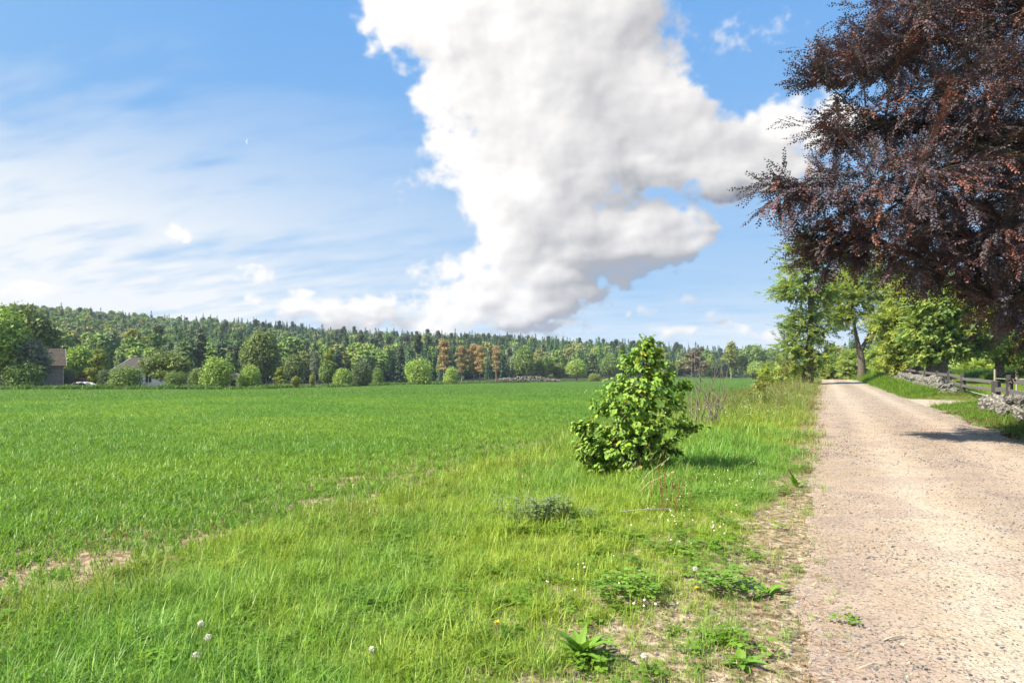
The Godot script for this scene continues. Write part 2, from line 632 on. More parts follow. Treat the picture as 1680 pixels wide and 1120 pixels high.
func build_ground() -> void:
	var angles := PackedFloat32Array()
	var a := -50.0
	while a < 50.0:
		angles.append(a)
		a += 0.5
	while a < 310.0:
		angles.append(a)
		a += 4.0
	angles.append(310.0)
	var radii := PackedFloat32Array([0.02])
	var r := 0.3
	while r < 1300.0:
		radii.append(r)
		r *= 1.045
	var w := angles.size()
	var v := PackedVector3Array()
	for rr in radii:
		for q in angles:
			var x := rr * sin(deg_to_rad(q))
			var z := -rr * cos(deg_to_rad(q))
			var t := road_t(x, z)
			var s := road_s(x, z)
			var y := ground(x, z)
			if s < 125.0 and s > -12.0:
				y -= 0.12 * sst(0.1, 0.6, t) * (1.0 - sst(3.0, 3.5, t))
			if rr > 40.0 and t < -6.0:
				y -= 0.06
			v.append(Vector3(x, y, z))
	var n := PackedVector3Array()
	n.resize(v.size())
	var sets := {"field": PackedInt32Array(), "roadside_verge": PackedInt32Array(), "meadow": PackedInt32Array(), "hillside": PackedInt32Array()}
	for j in radii.size() - 1:
		for i in w - 1:
			var k := j * w + i
			var mid := (v[k] + v[k + w + 1]) * 0.5
			var t := road_t(mid.x, mid.z)
			var kind := "field"
			if mid.z < -20.0 and -mid.z > edge_d(mid.x, mid.z) + 14.0 and (t < -7.0 or mid.z < -140.0):
				kind = "hillside"
			elif t > 3.8:
				kind = "meadow"
			elif t > -5.0:
				kind = "roadside_verge"
			for q in [[k, k + 1, k + w], [k + 1, k + w + 1, k + w]]:
				var nn := (v[q[2]] - v[q[0]]).cross(v[q[1]] - v[q[0]])
				var s: Array = q if nn.y > 0.0 else [q[0], q[2], q[1]]
				nn = nn if nn.y > 0.0 else -nn
				for p in s:
					sets[kind].append(p)
					n[p] += nn
	for k in n.size():
		n[k] = n[k].normalized()
	var soil := surface([lin(0.16, 0.11, 0.075), lin(0.26, 0.19, 0.13), lin(0.36, 0.28, 0.20)], [0.25, 0.5, 0.8], 1.7, 0.02, 3.0, 0.95)
	var turf := surface([lin(0.13, 0.11, 0.06), lin(0.25, 0.20, 0.135), lin(0.37, 0.31, 0.23)], [0.3, 0.55, 0.85], 1.3, 0.02, 3.0, 0.95)
	var lawn := surface([lin(0.06, 0.09, 0.02), lin(0.10, 0.14, 0.03), lin(0.14, 0.17, 0.05)], [0.3, 0.5, 0.8], 2.1, 0.02, 2.0, 0.95)
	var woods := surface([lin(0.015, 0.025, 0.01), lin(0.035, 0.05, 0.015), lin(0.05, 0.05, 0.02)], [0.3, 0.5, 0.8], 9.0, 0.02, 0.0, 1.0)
	struct("field", indexed(v, n, PackedColorArray(), sets["field"]), soil)
	struct("roadside_verge", indexed(v, n, PackedColorArray(), sets["roadside_verge"]), turf)
	struct("meadow", indexed(v, n, PackedColorArray(), sets["meadow"]), lawn)
	struct("hillside", indexed(v, n, PackedColorArray(), sets["hillside"]), woods)


func road_surface(s: float, t: float) -> float:
	var k := (t - 1.95) / 2.15
	return road_height(s) + 0.03 + 0.05 * (1.0 - k * k) - 0.022 * (exp(-pow((t - 1.0) / 0.3, 2)) + exp(-pow((t - 2.75) / 0.3, 2)))


func build_road() -> void:
	var rows := []
	var s := -9.0
	while s < 124.0:
		var row := []
		for i in 45:
			var ragged := 0.28 * mid_noise.get_noise_2d(s * 1.1, 5.0) + 0.12 * mid_noise.get_noise_2d(s * 4.0, 15.0)
			var t_left := -0.16 + ragged * 0.55
			var t_right := 3.92 + 0.2 * mid_noise.get_noise_2d(s * 1.3, 40.0)
			var t := lerpf(t_left, t_right, i / 44.0)
			var x := s * SA + t * CA
			var z := -s * CA + t * SA
			var y := road_surface(s, t) + 0.008 * mid_noise.get_noise_2d(x * 6.0, z * 6.0)
			y = lerpf(ground(x, z) + 0.006, y, sst(0.0, 0.9, t - t_left))
			y = lerpf(ground(x, z) + 0.006, y, sst(0.0, 0.5, t_right - t))
			y -= 0.02 if i == 0 or i == 44 else 0.0
			var track := exp(-pow((t - 1.0) / 0.34, 2)) + exp(-pow((t - 2.75) / 0.36, 2))
			var nz := low_noise.get_noise_2d(s * 0.35, t * 16.0)
			var k := 0.83 + 0.21 * track + 0.15 * nz + 0.05 * mid_noise.get_noise_2d(x * 3.0, z * 3.0)
			var pink := 0.5 + 0.5 * low_noise.get_noise_2d(s * 0.3 + 50.0, t * 18.0)
			row.append([Vector3(x, y, z), Color(k * (1.0 + 0.02 * pink), k * (1.0 - 0.09 * pink), k * (0.99 - 0.09 * pink))])
		rows.append(row)
		s += clampf(absf(s) * 0.02, 0.12, 0.7)
	var m := StandardMaterial3D.new()
	m.vertex_color_use_as_albedo = true
	m.albedo_texture = noise_map(0.11, 1, [lin(0.13, 0.13, 0.135), lin(0.27, 0.24, 0.205), lin(0.365, 0.32, 0.255), lin(0.40, 0.35, 0.285), lin(0.36, 0.305, 0.25), lin(0.44, 0.40, 0.33)], [0.02, 0.1, 0.3, 0.55, 0.85, 0.98], 1024, FastNoiseLite.TYPE_CELLULAR, 3)
	m.uv1_triplanar = true
	m.uv1_world_triplanar = true
	m.uv1_scale = Vector3.ONE / 1.7
	m.detail_enabled = true
	m.detail_blend_mode = BaseMaterial3D.BLEND_MODE_MUL
	m.detail_uv_layer = BaseMaterial3D.DETAIL_UV_2
	m.detail_albedo = noise_map(0.012, 4, [Color(0.93, 0.92, 0.93), Color(1, 1, 1), Color(0.96, 0.95, 0.93)], [0.3, 0.5, 0.75], 512, FastNoiseLite.TYPE_SIMPLEX_SMOOTH, 9)
	m.uv2_triplanar = true
	m.uv2_world_triplanar = true
	m.uv2_scale = Vector3.ONE / 7.3
	m.roughness = 0.95
	m.metallic_specular = 0.3
	m.heightmap_enabled = true
	m.heightmap_scale = 0.8
	m.heightmap_texture = noise_map(0.08, 1, [], [], 1024, FastNoiseLite.TYPE_CELLULAR, 4)
	struct("gravel_road", grid_mesh(rows), m)
	# the short track from the road to the gate
	rows = []
	for j in 30:
		var t := lerpf(3.5, 9.0, j / 29.0)
		var row := []
		for i in 14:
			var ss := 33.3 + lerpf(-1.9, 1.9, i / 13.0) * (1.0 + 0.8 * (1.0 - sst(3.4, 5.4, t))) + 0.15 * low_noise.get_noise_2d(t * 6.0, i)
			var p := road_point(ss, t)
			p.y = (maxf(p.y, 0.0) + 0.03) - (0.09 if i == 0 or i == 13 or j == 29 else 0.0) - (0.04 if j == 0 else 0.0)
			row.append([p, Color(1.05, 1.05, 1.0)])
		rows.append(row)
	struct("entrance_track", grid_mesh(rows), m)


# ------------------------------------------------------------------ what grows on the ground
var lists := {}

func put(list: String, p: Vector3, b: Basis, c: Color) -> void:
	if not lists.has(list):
		var sp: Array[Transform3D] = []
		lists[list] = [sp, PackedColorArray()]
	lists[list][0].append(Transform3D(b, p))
	lists[list][1].append(c)


func soil_patch(x: float, z: float, t: float) -> float:   # the thin strip between bank and crop
	var band := sst(3.9, 4.9, -t) * (1.0 - sst(5.4, 8.6, -t))
	return band * sst(0.05, 0.36, mid_noise.get_noise_2d(x * 0.9, z * 0.9) * 0.6 + fine_noise.get_noise_2d(x * 0.9, z * 0.9) * 0.7 + 0.04)


func sow() -> void:
	rng.seed = 1234
	var d := 2.0
	while d < 100.0:
		var step := 0.04 * d
		var span := 1.64
		var area := d * span * step
		var want := int(area * 620.0 * minf(1.0, pow(7.5 / d, 1.35)))
		for i in want:
			var dd := d + rng.randf() * step
			var a := rng.randf_range(-0.82, 0.82)
			var x := dd * sin(a)
			var z := -dd * cos(a)
			var s := road_s(x, z)
			var t := road_t(x, z)
			if s > 122.0 and t > -7.0:
				continue
			var far := 1.0 + dd / 45.0
			var nz := mid_noise.get_noise_2d(x, z)
			var nl := low_noise.get_noise_2d(x * 2.0, z * 2.0)
			if t > -5.3 and t < 0.3:
				var keep := sst(-0.15, 0.85, -t + 0.55 * nz - 0.1)
				var gravelly := sst(3.0, 0.6, -t) * sst(9.0, 4.0, dd) * sst(-0.1, 0.3, fine_noise.get_noise_2d(x, z) + 0.06)
				keep *= 1.0 - 0.72 * gravelly
				if t > -1.7 and dd < 22.0 and rng.randf() < 0.35 * sst(1.7, 0.2, -t):
					put("dry_bits", on_ground(x, z) + Vector3(0, 0.015, 0), spun(rng.randf_range(0.5, 1.1), 0.3), tint(Color(0.40, 0.33, 0.22).lerp(Color(0.30, 0.13, 0.06), pow(rng.randf(), 2.0)), 0.3, 0.08))
				keep *= 1.0 - 0.8 * soil_patch(x, z, t)
				if rng.randf() > maxf(keep, 0.11 if t > -0.8 and t < 0.05 else 0.02 if t > -0.9 else 0.0):
					continue
				var p := on_ground(x, z)
				var tall := (0.55 + 0.45 * sst(0.4, 2.2, -t)) * (1.0 + 0.45 * nl + 0.5 * sst(0.1, 0.5, fine_noise.get_noise_2d(x * 0.8, z * 0.8))) * lerpf(0.9, 1.9, sst(7.0, 20.0, dd))
				var k := sst(-0.35, 0.4, nl + 0.4 * nz)
				var col := Color(0.330, 0.450, 0.064).lerp(Color(0.205, 0.385, 0.070), k)
				col = col.lerp(Color(0.30, 0.31, 0.06), 0.45 * sst(3.6, 5.0, -t) * sst(-0.2, 0.3, nz))
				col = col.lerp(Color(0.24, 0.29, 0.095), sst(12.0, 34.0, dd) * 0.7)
				if t > -0.75 and rng.randf() < 0.55 * sst(0.8, 0.3, -t):
					col = Color(0.26, 0.17, 0.08).lerp(Color(0.24, 0.12, 0.05), rng.randf())
					tall *= 0.7
				var kind := "long" if tall * rng.randf() > 0.36 else "short"
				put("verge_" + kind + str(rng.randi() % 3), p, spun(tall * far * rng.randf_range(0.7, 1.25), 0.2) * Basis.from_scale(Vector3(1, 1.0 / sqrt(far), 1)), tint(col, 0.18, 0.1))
				if dd > 5.0 and rng.randf() < 0.002 + 0.05 * sst(12.0, 30.0, dd) + 0.008 * sst(3.4, 5.0, -t):
					put("verge_seed", p, spun(rng.randf_range(0.7, 1.25) * minf(far, 1.6)), tint(Color(0.20, 0.19, 0.07), 0.3, 0.1))
				if dd < 14.0 and rng.randf() < 0.035 + 0.10 * sst(0.2, 0.5, nz):
					put("herbs", p, spun(rng.randf_range(0.7, 1.5)), tint(Color(0.16, 0.30, 0.03), 0.25, 0.1))
			elif t <= -5.3 and dd < 60.0:
				if rng.randf() > (1.0 - 0.80 * soil_patch(x, z, t)) * lerpf(0.62, 1.0, sst(9.0, 20.0, dd)):
					if rng.randf() < 0.25:
						put("straw", on_ground(x, z) + Vector3(0, 0.01, 0), spun(rng.randf_range(0.6, 1.3), 0.1), tint(Color(0.42, 0.34, 0.2), 0.25, 0.05))
					continue
				if dd > 16.0 and rng.randf() < 0.25:
					continue
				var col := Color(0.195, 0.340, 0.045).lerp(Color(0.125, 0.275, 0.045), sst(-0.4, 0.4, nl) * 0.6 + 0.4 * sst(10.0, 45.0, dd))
				var thin := sst(5.3, 9.0, -t)
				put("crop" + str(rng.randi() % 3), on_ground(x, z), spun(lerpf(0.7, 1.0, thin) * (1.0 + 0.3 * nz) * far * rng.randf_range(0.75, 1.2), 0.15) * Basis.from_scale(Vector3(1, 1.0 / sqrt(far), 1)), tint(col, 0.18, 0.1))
			elif t > 3.55:
				var on_track := absf(s - 33.3) < 1.7 + 1.2 * (1.0 - sst(3.6, 5.4, t)) and t < 9.0
				if on_track and rng.randf() > 0.12:
					continue
				var near_edge := sst(3.5, 4.2, t + 0.35 * nz)
				if rng.randf() > near_edge or t > 30.0:
					continue
				var litter := s < 27.0 and t < 5.4
				if litter and rng.randf() < 0.45 + nz:
					if rng.randf() < 0.6:
						put("leaf_litter", on_ground(x, z) + Vector3(0, 0.015, 0), spun(rng.randf_range(0.7, 1.5), 0.5), tint(Color(0.12, 0.05, 0.035), 0.4, 0.2))
					continue
				var tall := 1.0 + 0.3 * nl
				var col := Color(0.15, 0.26, 0.03)
				if t > 7.0:
					tall = 0.5 if t < 11.5 else 1.9
					col = Color(0.22, 0.34, 0.03) if t < 11.5 else Color(0.09, 0.17, 0.03)
				elif s > 38.5:
					tall = 1.7 + 0.5 * nz
				elif s > 30.0 and s < 37.0:
					tall = 0.55
					col = Color(0.20, 0.20, 0.03)
				put("verge_long" + str(rng.randi() % 3), on_ground(x, z), spun(tall * far * rng.randf_range(0.6, 1.2), 0.2) * Basis.from_scale(Vector3(1, 1.0 / sqrt(far), 1)), tint(col, 0.2, 0.1))
		d += step
	var grass := leafy(0.42, 0.95, 0.36)
	var home := thing("verge_grass", "uncut green and yellowish grass on the bank beside the gravel road", "grass", Vector3.ZERO)
	home.set_meta("kind", "stuff")
	for i in 3:
		for k in ["long", "short"]:
			rng.seed = 40 + i
			var m := tuft(11, 0.18, 0.0056, 0.06, 0.1, 1.1, 3, 0.12) if k == "long" else tuft(13, 0.095, 0.0056, 0.055, 0.2, 1.2, 3, 0.14)
			var key: String = "verge_%s%d" % [k, i]
			scatter("grass_tufts", m, grass, lists[key][0], lists[key][1], home)
	scatter("flowering_grass", seed_stalk(3, 0.55), grass, lists["verge_seed"][0], lists["verge_seed"][1], home)
	stuff("low_herbs", "small round-leaved clover and herbs between the grass by the road", "ground cover", clover_clump(16, 0.07, 0.07), grass, lists["herbs"][0], lists["herbs"][1])
	var field := thing("grain_crop", "young green grain covering the large flat field", "crop", Vector3.ZERO)
	field.set_meta("kind", "stuff")
	for i in 3:
		rng.seed = 60 + i
		scatter("grain_plants", tuft(7, 0.15, 0.0115, 0.04, 0.1, 1.15, 3, 0.02), grass, lists["crop%d" % i][0], lists["crop%d" % i][1], field)
	# the far field in plots of three metres, each plot many plants
	for q in 3:
		rng.seed = 80 + q
		var g := Geo.new()
		for i in 620:
			var a := rng.randf() * TAU
			var k := rng.randf_range(0.78, 1.22)
			blade(g, Vector3(rng.randf_range(-1.6, 1.6), -0.02, rng.randf_range(-1.6, 1.6)), rng.randf_range(0.16, 0.3), rng.randf_range(0.02, 0.05), Vector3(cos(a), 0, sin(a)), rng.randf_range(0.1, 0.7), Color(k, k, k), 2)
		var spots: Array[Transform3D] = []
		var tints := PackedColorArray()
		rng.seed = 90 + q
		var z := -44.0
		while z > -345.0:
			var x := floorf(z * 0.92 / 2.9) * 2.9
			while x < -z * 0.6:
				var dd := Vector2(x, z).length()
				var t := road_t(x, z)
				if (int(x / 2.9 - 0.5) * 7 + int(z / 2.9) * 5 + int(x * 0.31) * 3 + 9000) % 3 == q and dd > 50.0 + rng.randf() * 8.0 and -z < edge_d(x, z) + 1.0 and t < -6.4:
					var b := Basis(Vector3.UP, (rng.randi() % 4) * PI / 2)
					spots.append(Transform3D(b, on_ground(x, z) + Vector3(0, 0.02, 0)))
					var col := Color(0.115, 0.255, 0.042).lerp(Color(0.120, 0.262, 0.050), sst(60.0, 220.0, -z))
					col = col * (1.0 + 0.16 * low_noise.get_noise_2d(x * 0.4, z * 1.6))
					tints.append(tint(col, 0.05, 0.04))
				x += 2.9
			z -= 2.9
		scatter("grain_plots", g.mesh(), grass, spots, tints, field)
	var sg := Geo.new()
	rng.seed = 7
	for i in 5:
		var a := rng.randf() * TAU
		var p := ball(0.06)
		p.y = 0.0
		var dir := Vector3(cos(a), rng.randf_range(-0.05, 0.15), sin(a)) * rng.randf_range(0.04, 0.1)
		sg.leaf_tri(p, p + dir, p + dir.cross(Vector3.UP).normalized() * 0.004, Vector3.UP, 0.3, Color.WHITE)
	stuff("dry_litter", "dry tan and rusty bits of grass along the rim of the gravel", "litter", sg.mesh(), plain(0.8), lists["dry_bits"][0], lists["dry_bits"][1])
	stuff("straw_stubble", "pale bits of straw on the bare soil along the field edge", "straw", sg.mesh(), plain(0.8), lists["straw"][0], lists["straw"][1])
	var lg := Geo.new()
	for i in 4:
		leaf_blade(lg, ball(0.08) * Vector3(1, 0.15, 1), Vector3(rng.randf_range(-1, 1), rng.randf_range(-0.2, 0.3), rng.randf_range(-1, 1)).normalized(), (Vector3.UP + ball(0.6)).normalized(), 0.07, 0.6)
	stuff("leaf_litter", "reddish brown fallen leaves on the shaded bank right of the road", "fallen leaves", lg.mesh(), leafy(0.7, 0.0), lists["leaf_litter"][0], lists["leaf_litter"][1])


func strew_gravel() -> void:
	rng.seed = 4321
	var d := 2.4
	var spots: Array[Transform3D] = []
	var tints := PackedColorArray()
	while d < 45.0:
		var step := 0.05 * d
		for i in int(d * 1.2 * step * 760.0 * minf(1.0, pow(5.0 / d, 1.4))):
			var dd := d + rng.randf() * step
			var a := rng.randf_range(-0.2, 0.85)
			var x := dd * sin(a)
			var z := -dd * cos(a)
			var s := road_s(x, z)
			var t := road_t(x, z)
			var nz := mid_noise.get_noise_2d(x, z)
			if t < -2.2 or t > 3.9:
				continue
			var track := exp(-pow((t - 1.0) / 0.4, 2)) + exp(-pow((t - 2.75) / 0.4, 2))
			if rng.randf() < track * 0.7 or (t < -0.1 and rng.randf() > 0.75 * (0.5 + nz)):
				continue
			var size := 0.0055 + 0.015 * pow(rng.randf(), 2.6)
			if dd > 12.0:
				size = maxf(size, 0.013) * 1.25
			var y := lerpf(ground(x, z) + 0.004, road_surface(s, t), sst(-0.16, 0.74, t) * sst(3.92, 3.42, t))
			var pick := rng.randf()
			var col := Color(0.095, 0.10, 0.115)
			if pick > 0.72:
				col = Color(0.33, 0.27, 0.21)
			elif pick > 0.56:
				col = Color(0.24, 0.21, 0.19)
			elif pick > 0.553:
				col = Color(0.48, 0.45, 0.41)
			spots.append(Transform3D(spun(size, 0.5) * Basis.from_scale(Vector3(rng.randf_range(0.8, 1.6), 1, 1)), Vector3(x, y + size * 0.1, z)))
			tints.append(tint(col, 0.3, 0.06))
		d += step
	stuff("loose_gravel", "loose dark and pale pebbles strewn over the gravel road", "gravel", pebble(6, 0.6, 0.5, 5), plain(0.85, 0.4), spots, tints)


# ------------------------------------------------------------------ grasses and herbs
func blade(g: Geo, base: Vector3, len: float, wide: float, out: Vector3, bend: float, col: Color, segs := 3) -> void:
	var side := out.cross(Vector3.UP).normalized().rotated(Vector3.UP, rng.randf_range(-0.8, 0.8)) * wide * 0.5
	var prev := base
	var pw := 0.8
	var look := (Vector3.UP * 0.7 - out * 0.5).normalized()
	for i in range(1, segs + 1):
		var u := float(i) / segs
		var p := base + Vector3.UP * len * (u - bend * 0.45 * u * u) + out * len * bend * u * u
		var w := 1.0 - u * u if i < segs else 0.0
		g.leaf_tri(prev - side * pw, prev + side * pw, p + side * w, look, 0.5, col)
		if w > 0.0:
			g.leaf_tri(prev - side * pw, p + side * w, p - side * w, look, 0.5, col)
		prev = p
		pw = w


func tuft(n: int, len: float, wide: float, spread: float, bend0: float, bend1: float, segs := 3, dry := 0.04) -> ArrayMesh:
	var g := Geo.new()
	for i in n:
		var a := rng.randf() * TAU
		var o := Vector3(cos(a), 0, sin(a))
		var b := Vector3(rng.randf_range(-1, 1), 0, rng.randf_range(-1, 1)) * spread
		var k := rng.randf_range(0.6, 1.35)
		var col := Color(k * rng.randf_range(0.85, 1.2), k, k * rng.randf_range(0.7, 1.4))
		if rng.randf() < dry:
			col = Color(2.3, 1.5, 4.0)
		blade(g, b, len * rng.randf_range(0.55, 1.15), wide * rng.randf_range(0.7, 1.2), o, rng.randf_range(bend0, bend1), col, segs)
	return g.mesh()


func seed_stalk(n: int, len: float) -> ArrayMesh:        # grass in flower: a bare stem under a loose brownish plume
	var g := Geo.new()
	for i in n:
		var a := rng.randf() * TAU
		var o := Vector3(cos(a), 0, sin(a))
		var b := Vector3(rng.randf_range(-1, 1), 0, rng.randf_range(-1, 1)) * 0.08
		var l := len * rng.randf_range(0.7, 1.15)
		var bend := rng.randf_range(0.05, 0.4)
		blade(g, b, l, 0.0035, o, bend, Color(0.9, 0.9, 0.8), 3)
		for k in 9:
			var u := rng.randf_range(0.78, 1.02)
			var p := b + Vector3.UP * l * (u - bend * 0.45 * u * u) + o * l * bend * u * u
			var q := p + (Vector3.UP * 0.7 + ball()).normalized() * rng.randf_range(0.015, 0.04)
			var sd := ball(0.006)
			g.leaf_tri(p - sd, p + sd, q, Vector3.UP, 0.5, Color(1.2, 1.05, 1.0))
	return g.mesh()


func herb_leaf(g: Geo, base: Vector3, dir: Vector3, up: Vector3, len: float, wide: float, droop: float, col: Color, cuts := 0.0) -> void:
	var side := dir.cross(up).normalized()
	var n := 5
	var prev := base
	var pw := 0.15
	for i in range(1, n + 1):
		var u := float(i) / n
		var p := base + dir * len * u + up * len * (-droop * u * u + 0.25 * u * (1.0 - u))
		var w := sin(pow(u, 0.75) * PI) if i < n else 0.0
		if cuts > 0.0 and i < n:
			w *= 1.0 - cuts * (i % 2)
		var l0 := prev + side * pw * wide * 0.5 + up * pw * wide * 0.1
		var r0 := prev - side * pw * wide * 0.5 + up * pw * wide * 0.1
		var l1 := p + side * w * wide * 0.5 + up * w * wide * 0.1
		var r1 := p - side * w * wide * 0.5 + up * w * wide * 0.1
		g.leaf_tri(prev, l0, l1, up, 0.2, col)
		g.leaf_tri(prev, l1, p, up, 0.2, col)
		g.leaf_tri(prev, r0, r1, up, 0.2, col)
		g.leaf_tri(prev, r1, p, up, 0.2, col)
		prev = p
		pw = w


func rosette(n: int, len: float, wide: float, lift0: float, lift1: float, cuts: float) -> ArrayMesh:
	var g := Geo.new()
	for i in n:
		var a := TAU * i / n + rng.randf_range(-0.3, 0.3)
		var e := rng.randf_range(lift0, lift1)
		var d := Vector3(cos(a) * cos(e), sin(e), sin(a) * cos(e))
		var up := (Vector3.UP - d * d.y).normalized()
		var k := rng.randf_range(0.8, 1.2)
		herb_leaf(g, d * 0.01, d, up, len * rng.randf_range(0.6, 1.15), wide * rng.randf_range(0.8, 1.2), rng.randf_range(0.1, 0.5), Color(k * rng.randf_range(0.9, 1.15), k, k), cuts)
	return g.mesh()


func clover_clump(n: int, spread: float, high: float, leaf := 0.014) -> ArrayMesh:
	var g := Geo.new()
	for i in n:
		var b := Vector3(rng.randf_range(-1, 1), 0, rng.randf_range(-1, 1)) * spread
		var p := b + Vector3(rng.randf_range(-0.02, 0.02), high * rng.randf_range(0.4, 1.1), rng.randf_range(-0.02, 0.02))
		var k := rng.randf_range(0.8, 1.2)
		var col := Color(k, k, k)
		var turn := rng.randf() * TAU
		var up := (Vector3.UP + ball(0.6)).normalized()
		for m in 3:
			var f := facing(Vector3(cos(turn + m * 2.1), 0, sin(turn + m * 2.1)), up)
			var s := leaf * rng.randf_range(0.8, 1.3)
			g.leaf_tri(p, p + f.x * s * 1.1 + f.z * s * 0.75, p + f.x * s * 1.6, up, 0.2, col)
			g.leaf_tri(p, p + f.x * s * 1.6, p + f.x * s * 1.1 - f.z * s * 0.75, up, 0.2, col)
	return g.mesh()


func pebble(sides: int, flat: float, jag: float, sd: int, stacks := 3) -> ArrayMesh:     # an irregular stone about 1 across
	var fn := FastNoiseLite.new()
	fn.seed = sd
	fn.frequency = 0.9
	var g := Geo.new()
	var at := func(i: int, k: int) -> Vector3:
		var th := PI * i / stacks
		var ph := TAU * (k % sides) / sides + i * 0.4
		var d := Vector3(sin(th) * cos(ph), cos(th), sin(th) * sin(ph))
		var r := 0.5 * (1.0 + jag * fn.get_noise_3dv(d * 1.7) * 1.6 + jag * 0.5 * fn.get_noise_3dv(d * 4.0))
		return d * r * Vector3(1, flat, 1)
	for i in stacks:
		for k in sides:
			var a: Vector3 = at.call(i, k)
			var b: Vector3 = at.call(i, k + 1)
			var c: Vector3 = at.call(i + 1, k + 1)
			var d: Vector3 = at.call(i + 1, k)
			var white := Color(1, 1, 1)
			if i > 0:
				g.leaf_tri(a, b, c, (a + b + c).normalized(), 0.35, white)
			if i < stacks - 1:
				g.leaf_tri(a, c, d, (a + c + d).normalized(), 0.35, white)
	return g.mesh()


# ------------------------------------------------------------------ trees
# a crown of leaf clumps spread through lobes, each lobe [centre, half sizes]
func crown_mesh(lobes: Array, n: int, size: float, sd: int, soft := 0.9, shell := 0.3) -> ArrayMesh:
	rng.seed = sd
	var fn := FastNoiseLite.new()
	fn.seed = sd
	fn.frequency = 1.0
	var sum := 0.0
	for l in lobes:
		sum += l[1].x * l[1].y
	var g := Geo.new()
	for l in lobes:
		var m := int(n * l[1].x * l[1].y / sum)
		var ctr: Vector3 = l[0]
		var rad: Vector3 = l[1]
		for i in m:
			var o := ball().normalized()
			var bump := fn.get_noise_3dv(o * 2.2 + ctr) * 0.42 + fn.get_noise_3dv(o * 6.0 + ctr) * 0.22
			if bump < -0.26 and rng.randf() < 0.75:
				continue
			var rr := pow(rng.randf(), shell) * (1.0 + bump)
			var p := ctr + o * rad * rr
			var nn := (o * 0.9 + Vector3.UP * 0.25 + ball(0.95)).normalized()
			var f := facing(ball().normalized(), nn)
			var h := size * rng.randf_range(0.6, 1.3)
			var k := rng.randf_range(0.78, 1.22)
			var col := Color(k * rng.randf_range(0.88, 1.16), k, k * rng.randf_range(0.8, 1.15))
			var w := h * rng.randf_range(0.4, 0.65)
			var side := f.z * w
			var fold := f.y * h * rng.randf_range(-0.35, 0.2)
			g.leaf_tri(p - f.x * h, p + side + fold, p + f.x * h, f.y, soft * 0.6, col)
			g.leaf_tri(p - f.x * h, p - side + fold, p + f.x * h, f.y, soft * 0.6, col)
	return g.mesh()


func spruce_mesh(high: float, wide: float, levels: int, sd: int, fine := 1) -> ArrayMesh:
	rng.seed = sd
	var g := Geo.new()
	for i in levels:
		var u := (i + rng.randf_range(0.0, 0.8)) / levels
		var y := high * lerpf(0.06, 0.99, u)
		var r := wide * pow(1.0 - u, 0.8) * rng.randf_range(0.75, 1.12) + 0.12
		var nb := int(lerpf(9, 4, u))
		var turn := rng.randf() * TAU
		for b in nb:
			var a := turn + TAU * b / nb + rng.randf_range(-0.25, 0.25)
			var o := Vector3(cos(a), 0, sin(a))
			var side := o.cross(Vector3.UP)
			var rl := r * rng.randf_range(0.75, 1.15)
			var drop := rl * rng.randf_range(0.25, 0.5) - rl * 0.25 * u
			for k in 3 * fine:
				var v0 := float(k) / (3 * fine)
				var q0 := Vector3(0, y, 0) + o * rl * v0 - Vector3.UP * drop * v0
				var q1 := Vector3(0, y, 0) + o * rl * (v0 + 1.35 / (3 * fine)) - Vector3.UP * (drop * (v0 + 0.4) + rng.randf_range(0.0, 0.25))
				var w := (rl * rng.randf_range(0.2, 0.32) + 0.1) * (1.0 - 0.35 * v0)
				var kk := rng.randf_range(0.75, 1.25)
				var col := Color(kk * rng.randf_range(0.85, 1.15), kk, kk)
				var mid := (q0 + q1) * 0.5 + Vector3.UP * rng.randf_range(-0.15, 0.1)
				var look := (o * 0.7 + Vector3.UP * 0.8).normalized()
				g.leaf_tri(q0, mid + side * w - Vector3.UP * w * 1.3, q1, look, 0.5, col)
				g.leaf_tri(q0, mid - side * w - Vector3.UP * w * 1.3, q1, look, 0.5, col)
	g.leaf_tri(Vector3(-0.4, high * 0.92, 0), Vector3(0.4, high * 0.92, 0), Vector3(0, high * 1.0, 0), Vector3(0, 0.3, 1), 0.2, Color.WHITE)
	return g.mesh()


func bole(high: float, r: float, sd: int, sides := 7, lean := 0.05, col := Color(1, 1, 1), limbs := 0, reach := 2.0) -> ArrayMesh:
	rng.seed = sd
	var g := Geo.new()
	var p := PackedVector3Array()
	var rr := PackedFloat32Array()
	for i in 6:
		var u := i / 5.0
		p.append(Vector3(rng.randf_range(-1, 1) * lean * high * u, high * u - 0.15 * (1.0 - u), rng.randf_range(-1, 1) * lean * high * u))
		rr.append(r * lerpf(1.0, 0.3, u) * (1.25 if i == 0 else 1.0))
	g.tube(p, rr, sides, col)
	for k in limbs:
		var u := rng.randf_range(0.45, 0.95)
		var b := p[int(u * 5)]
		var a := rng.randf() * TAU
		var o := Vector3(cos(a), rng.randf_range(0.3, 0.9), sin(a)).normalized()
		var l := reach * rng.randf_range(0.6, 1.1)
		g.tube(PackedVector3Array([b, b + o * l * 0.5, b + o * l + Vector3.UP * l * 0.2]), PackedFloat32Array([r * 0.4, r * 0.25, r * 0.08]), 5, col)
	return g.mesh()


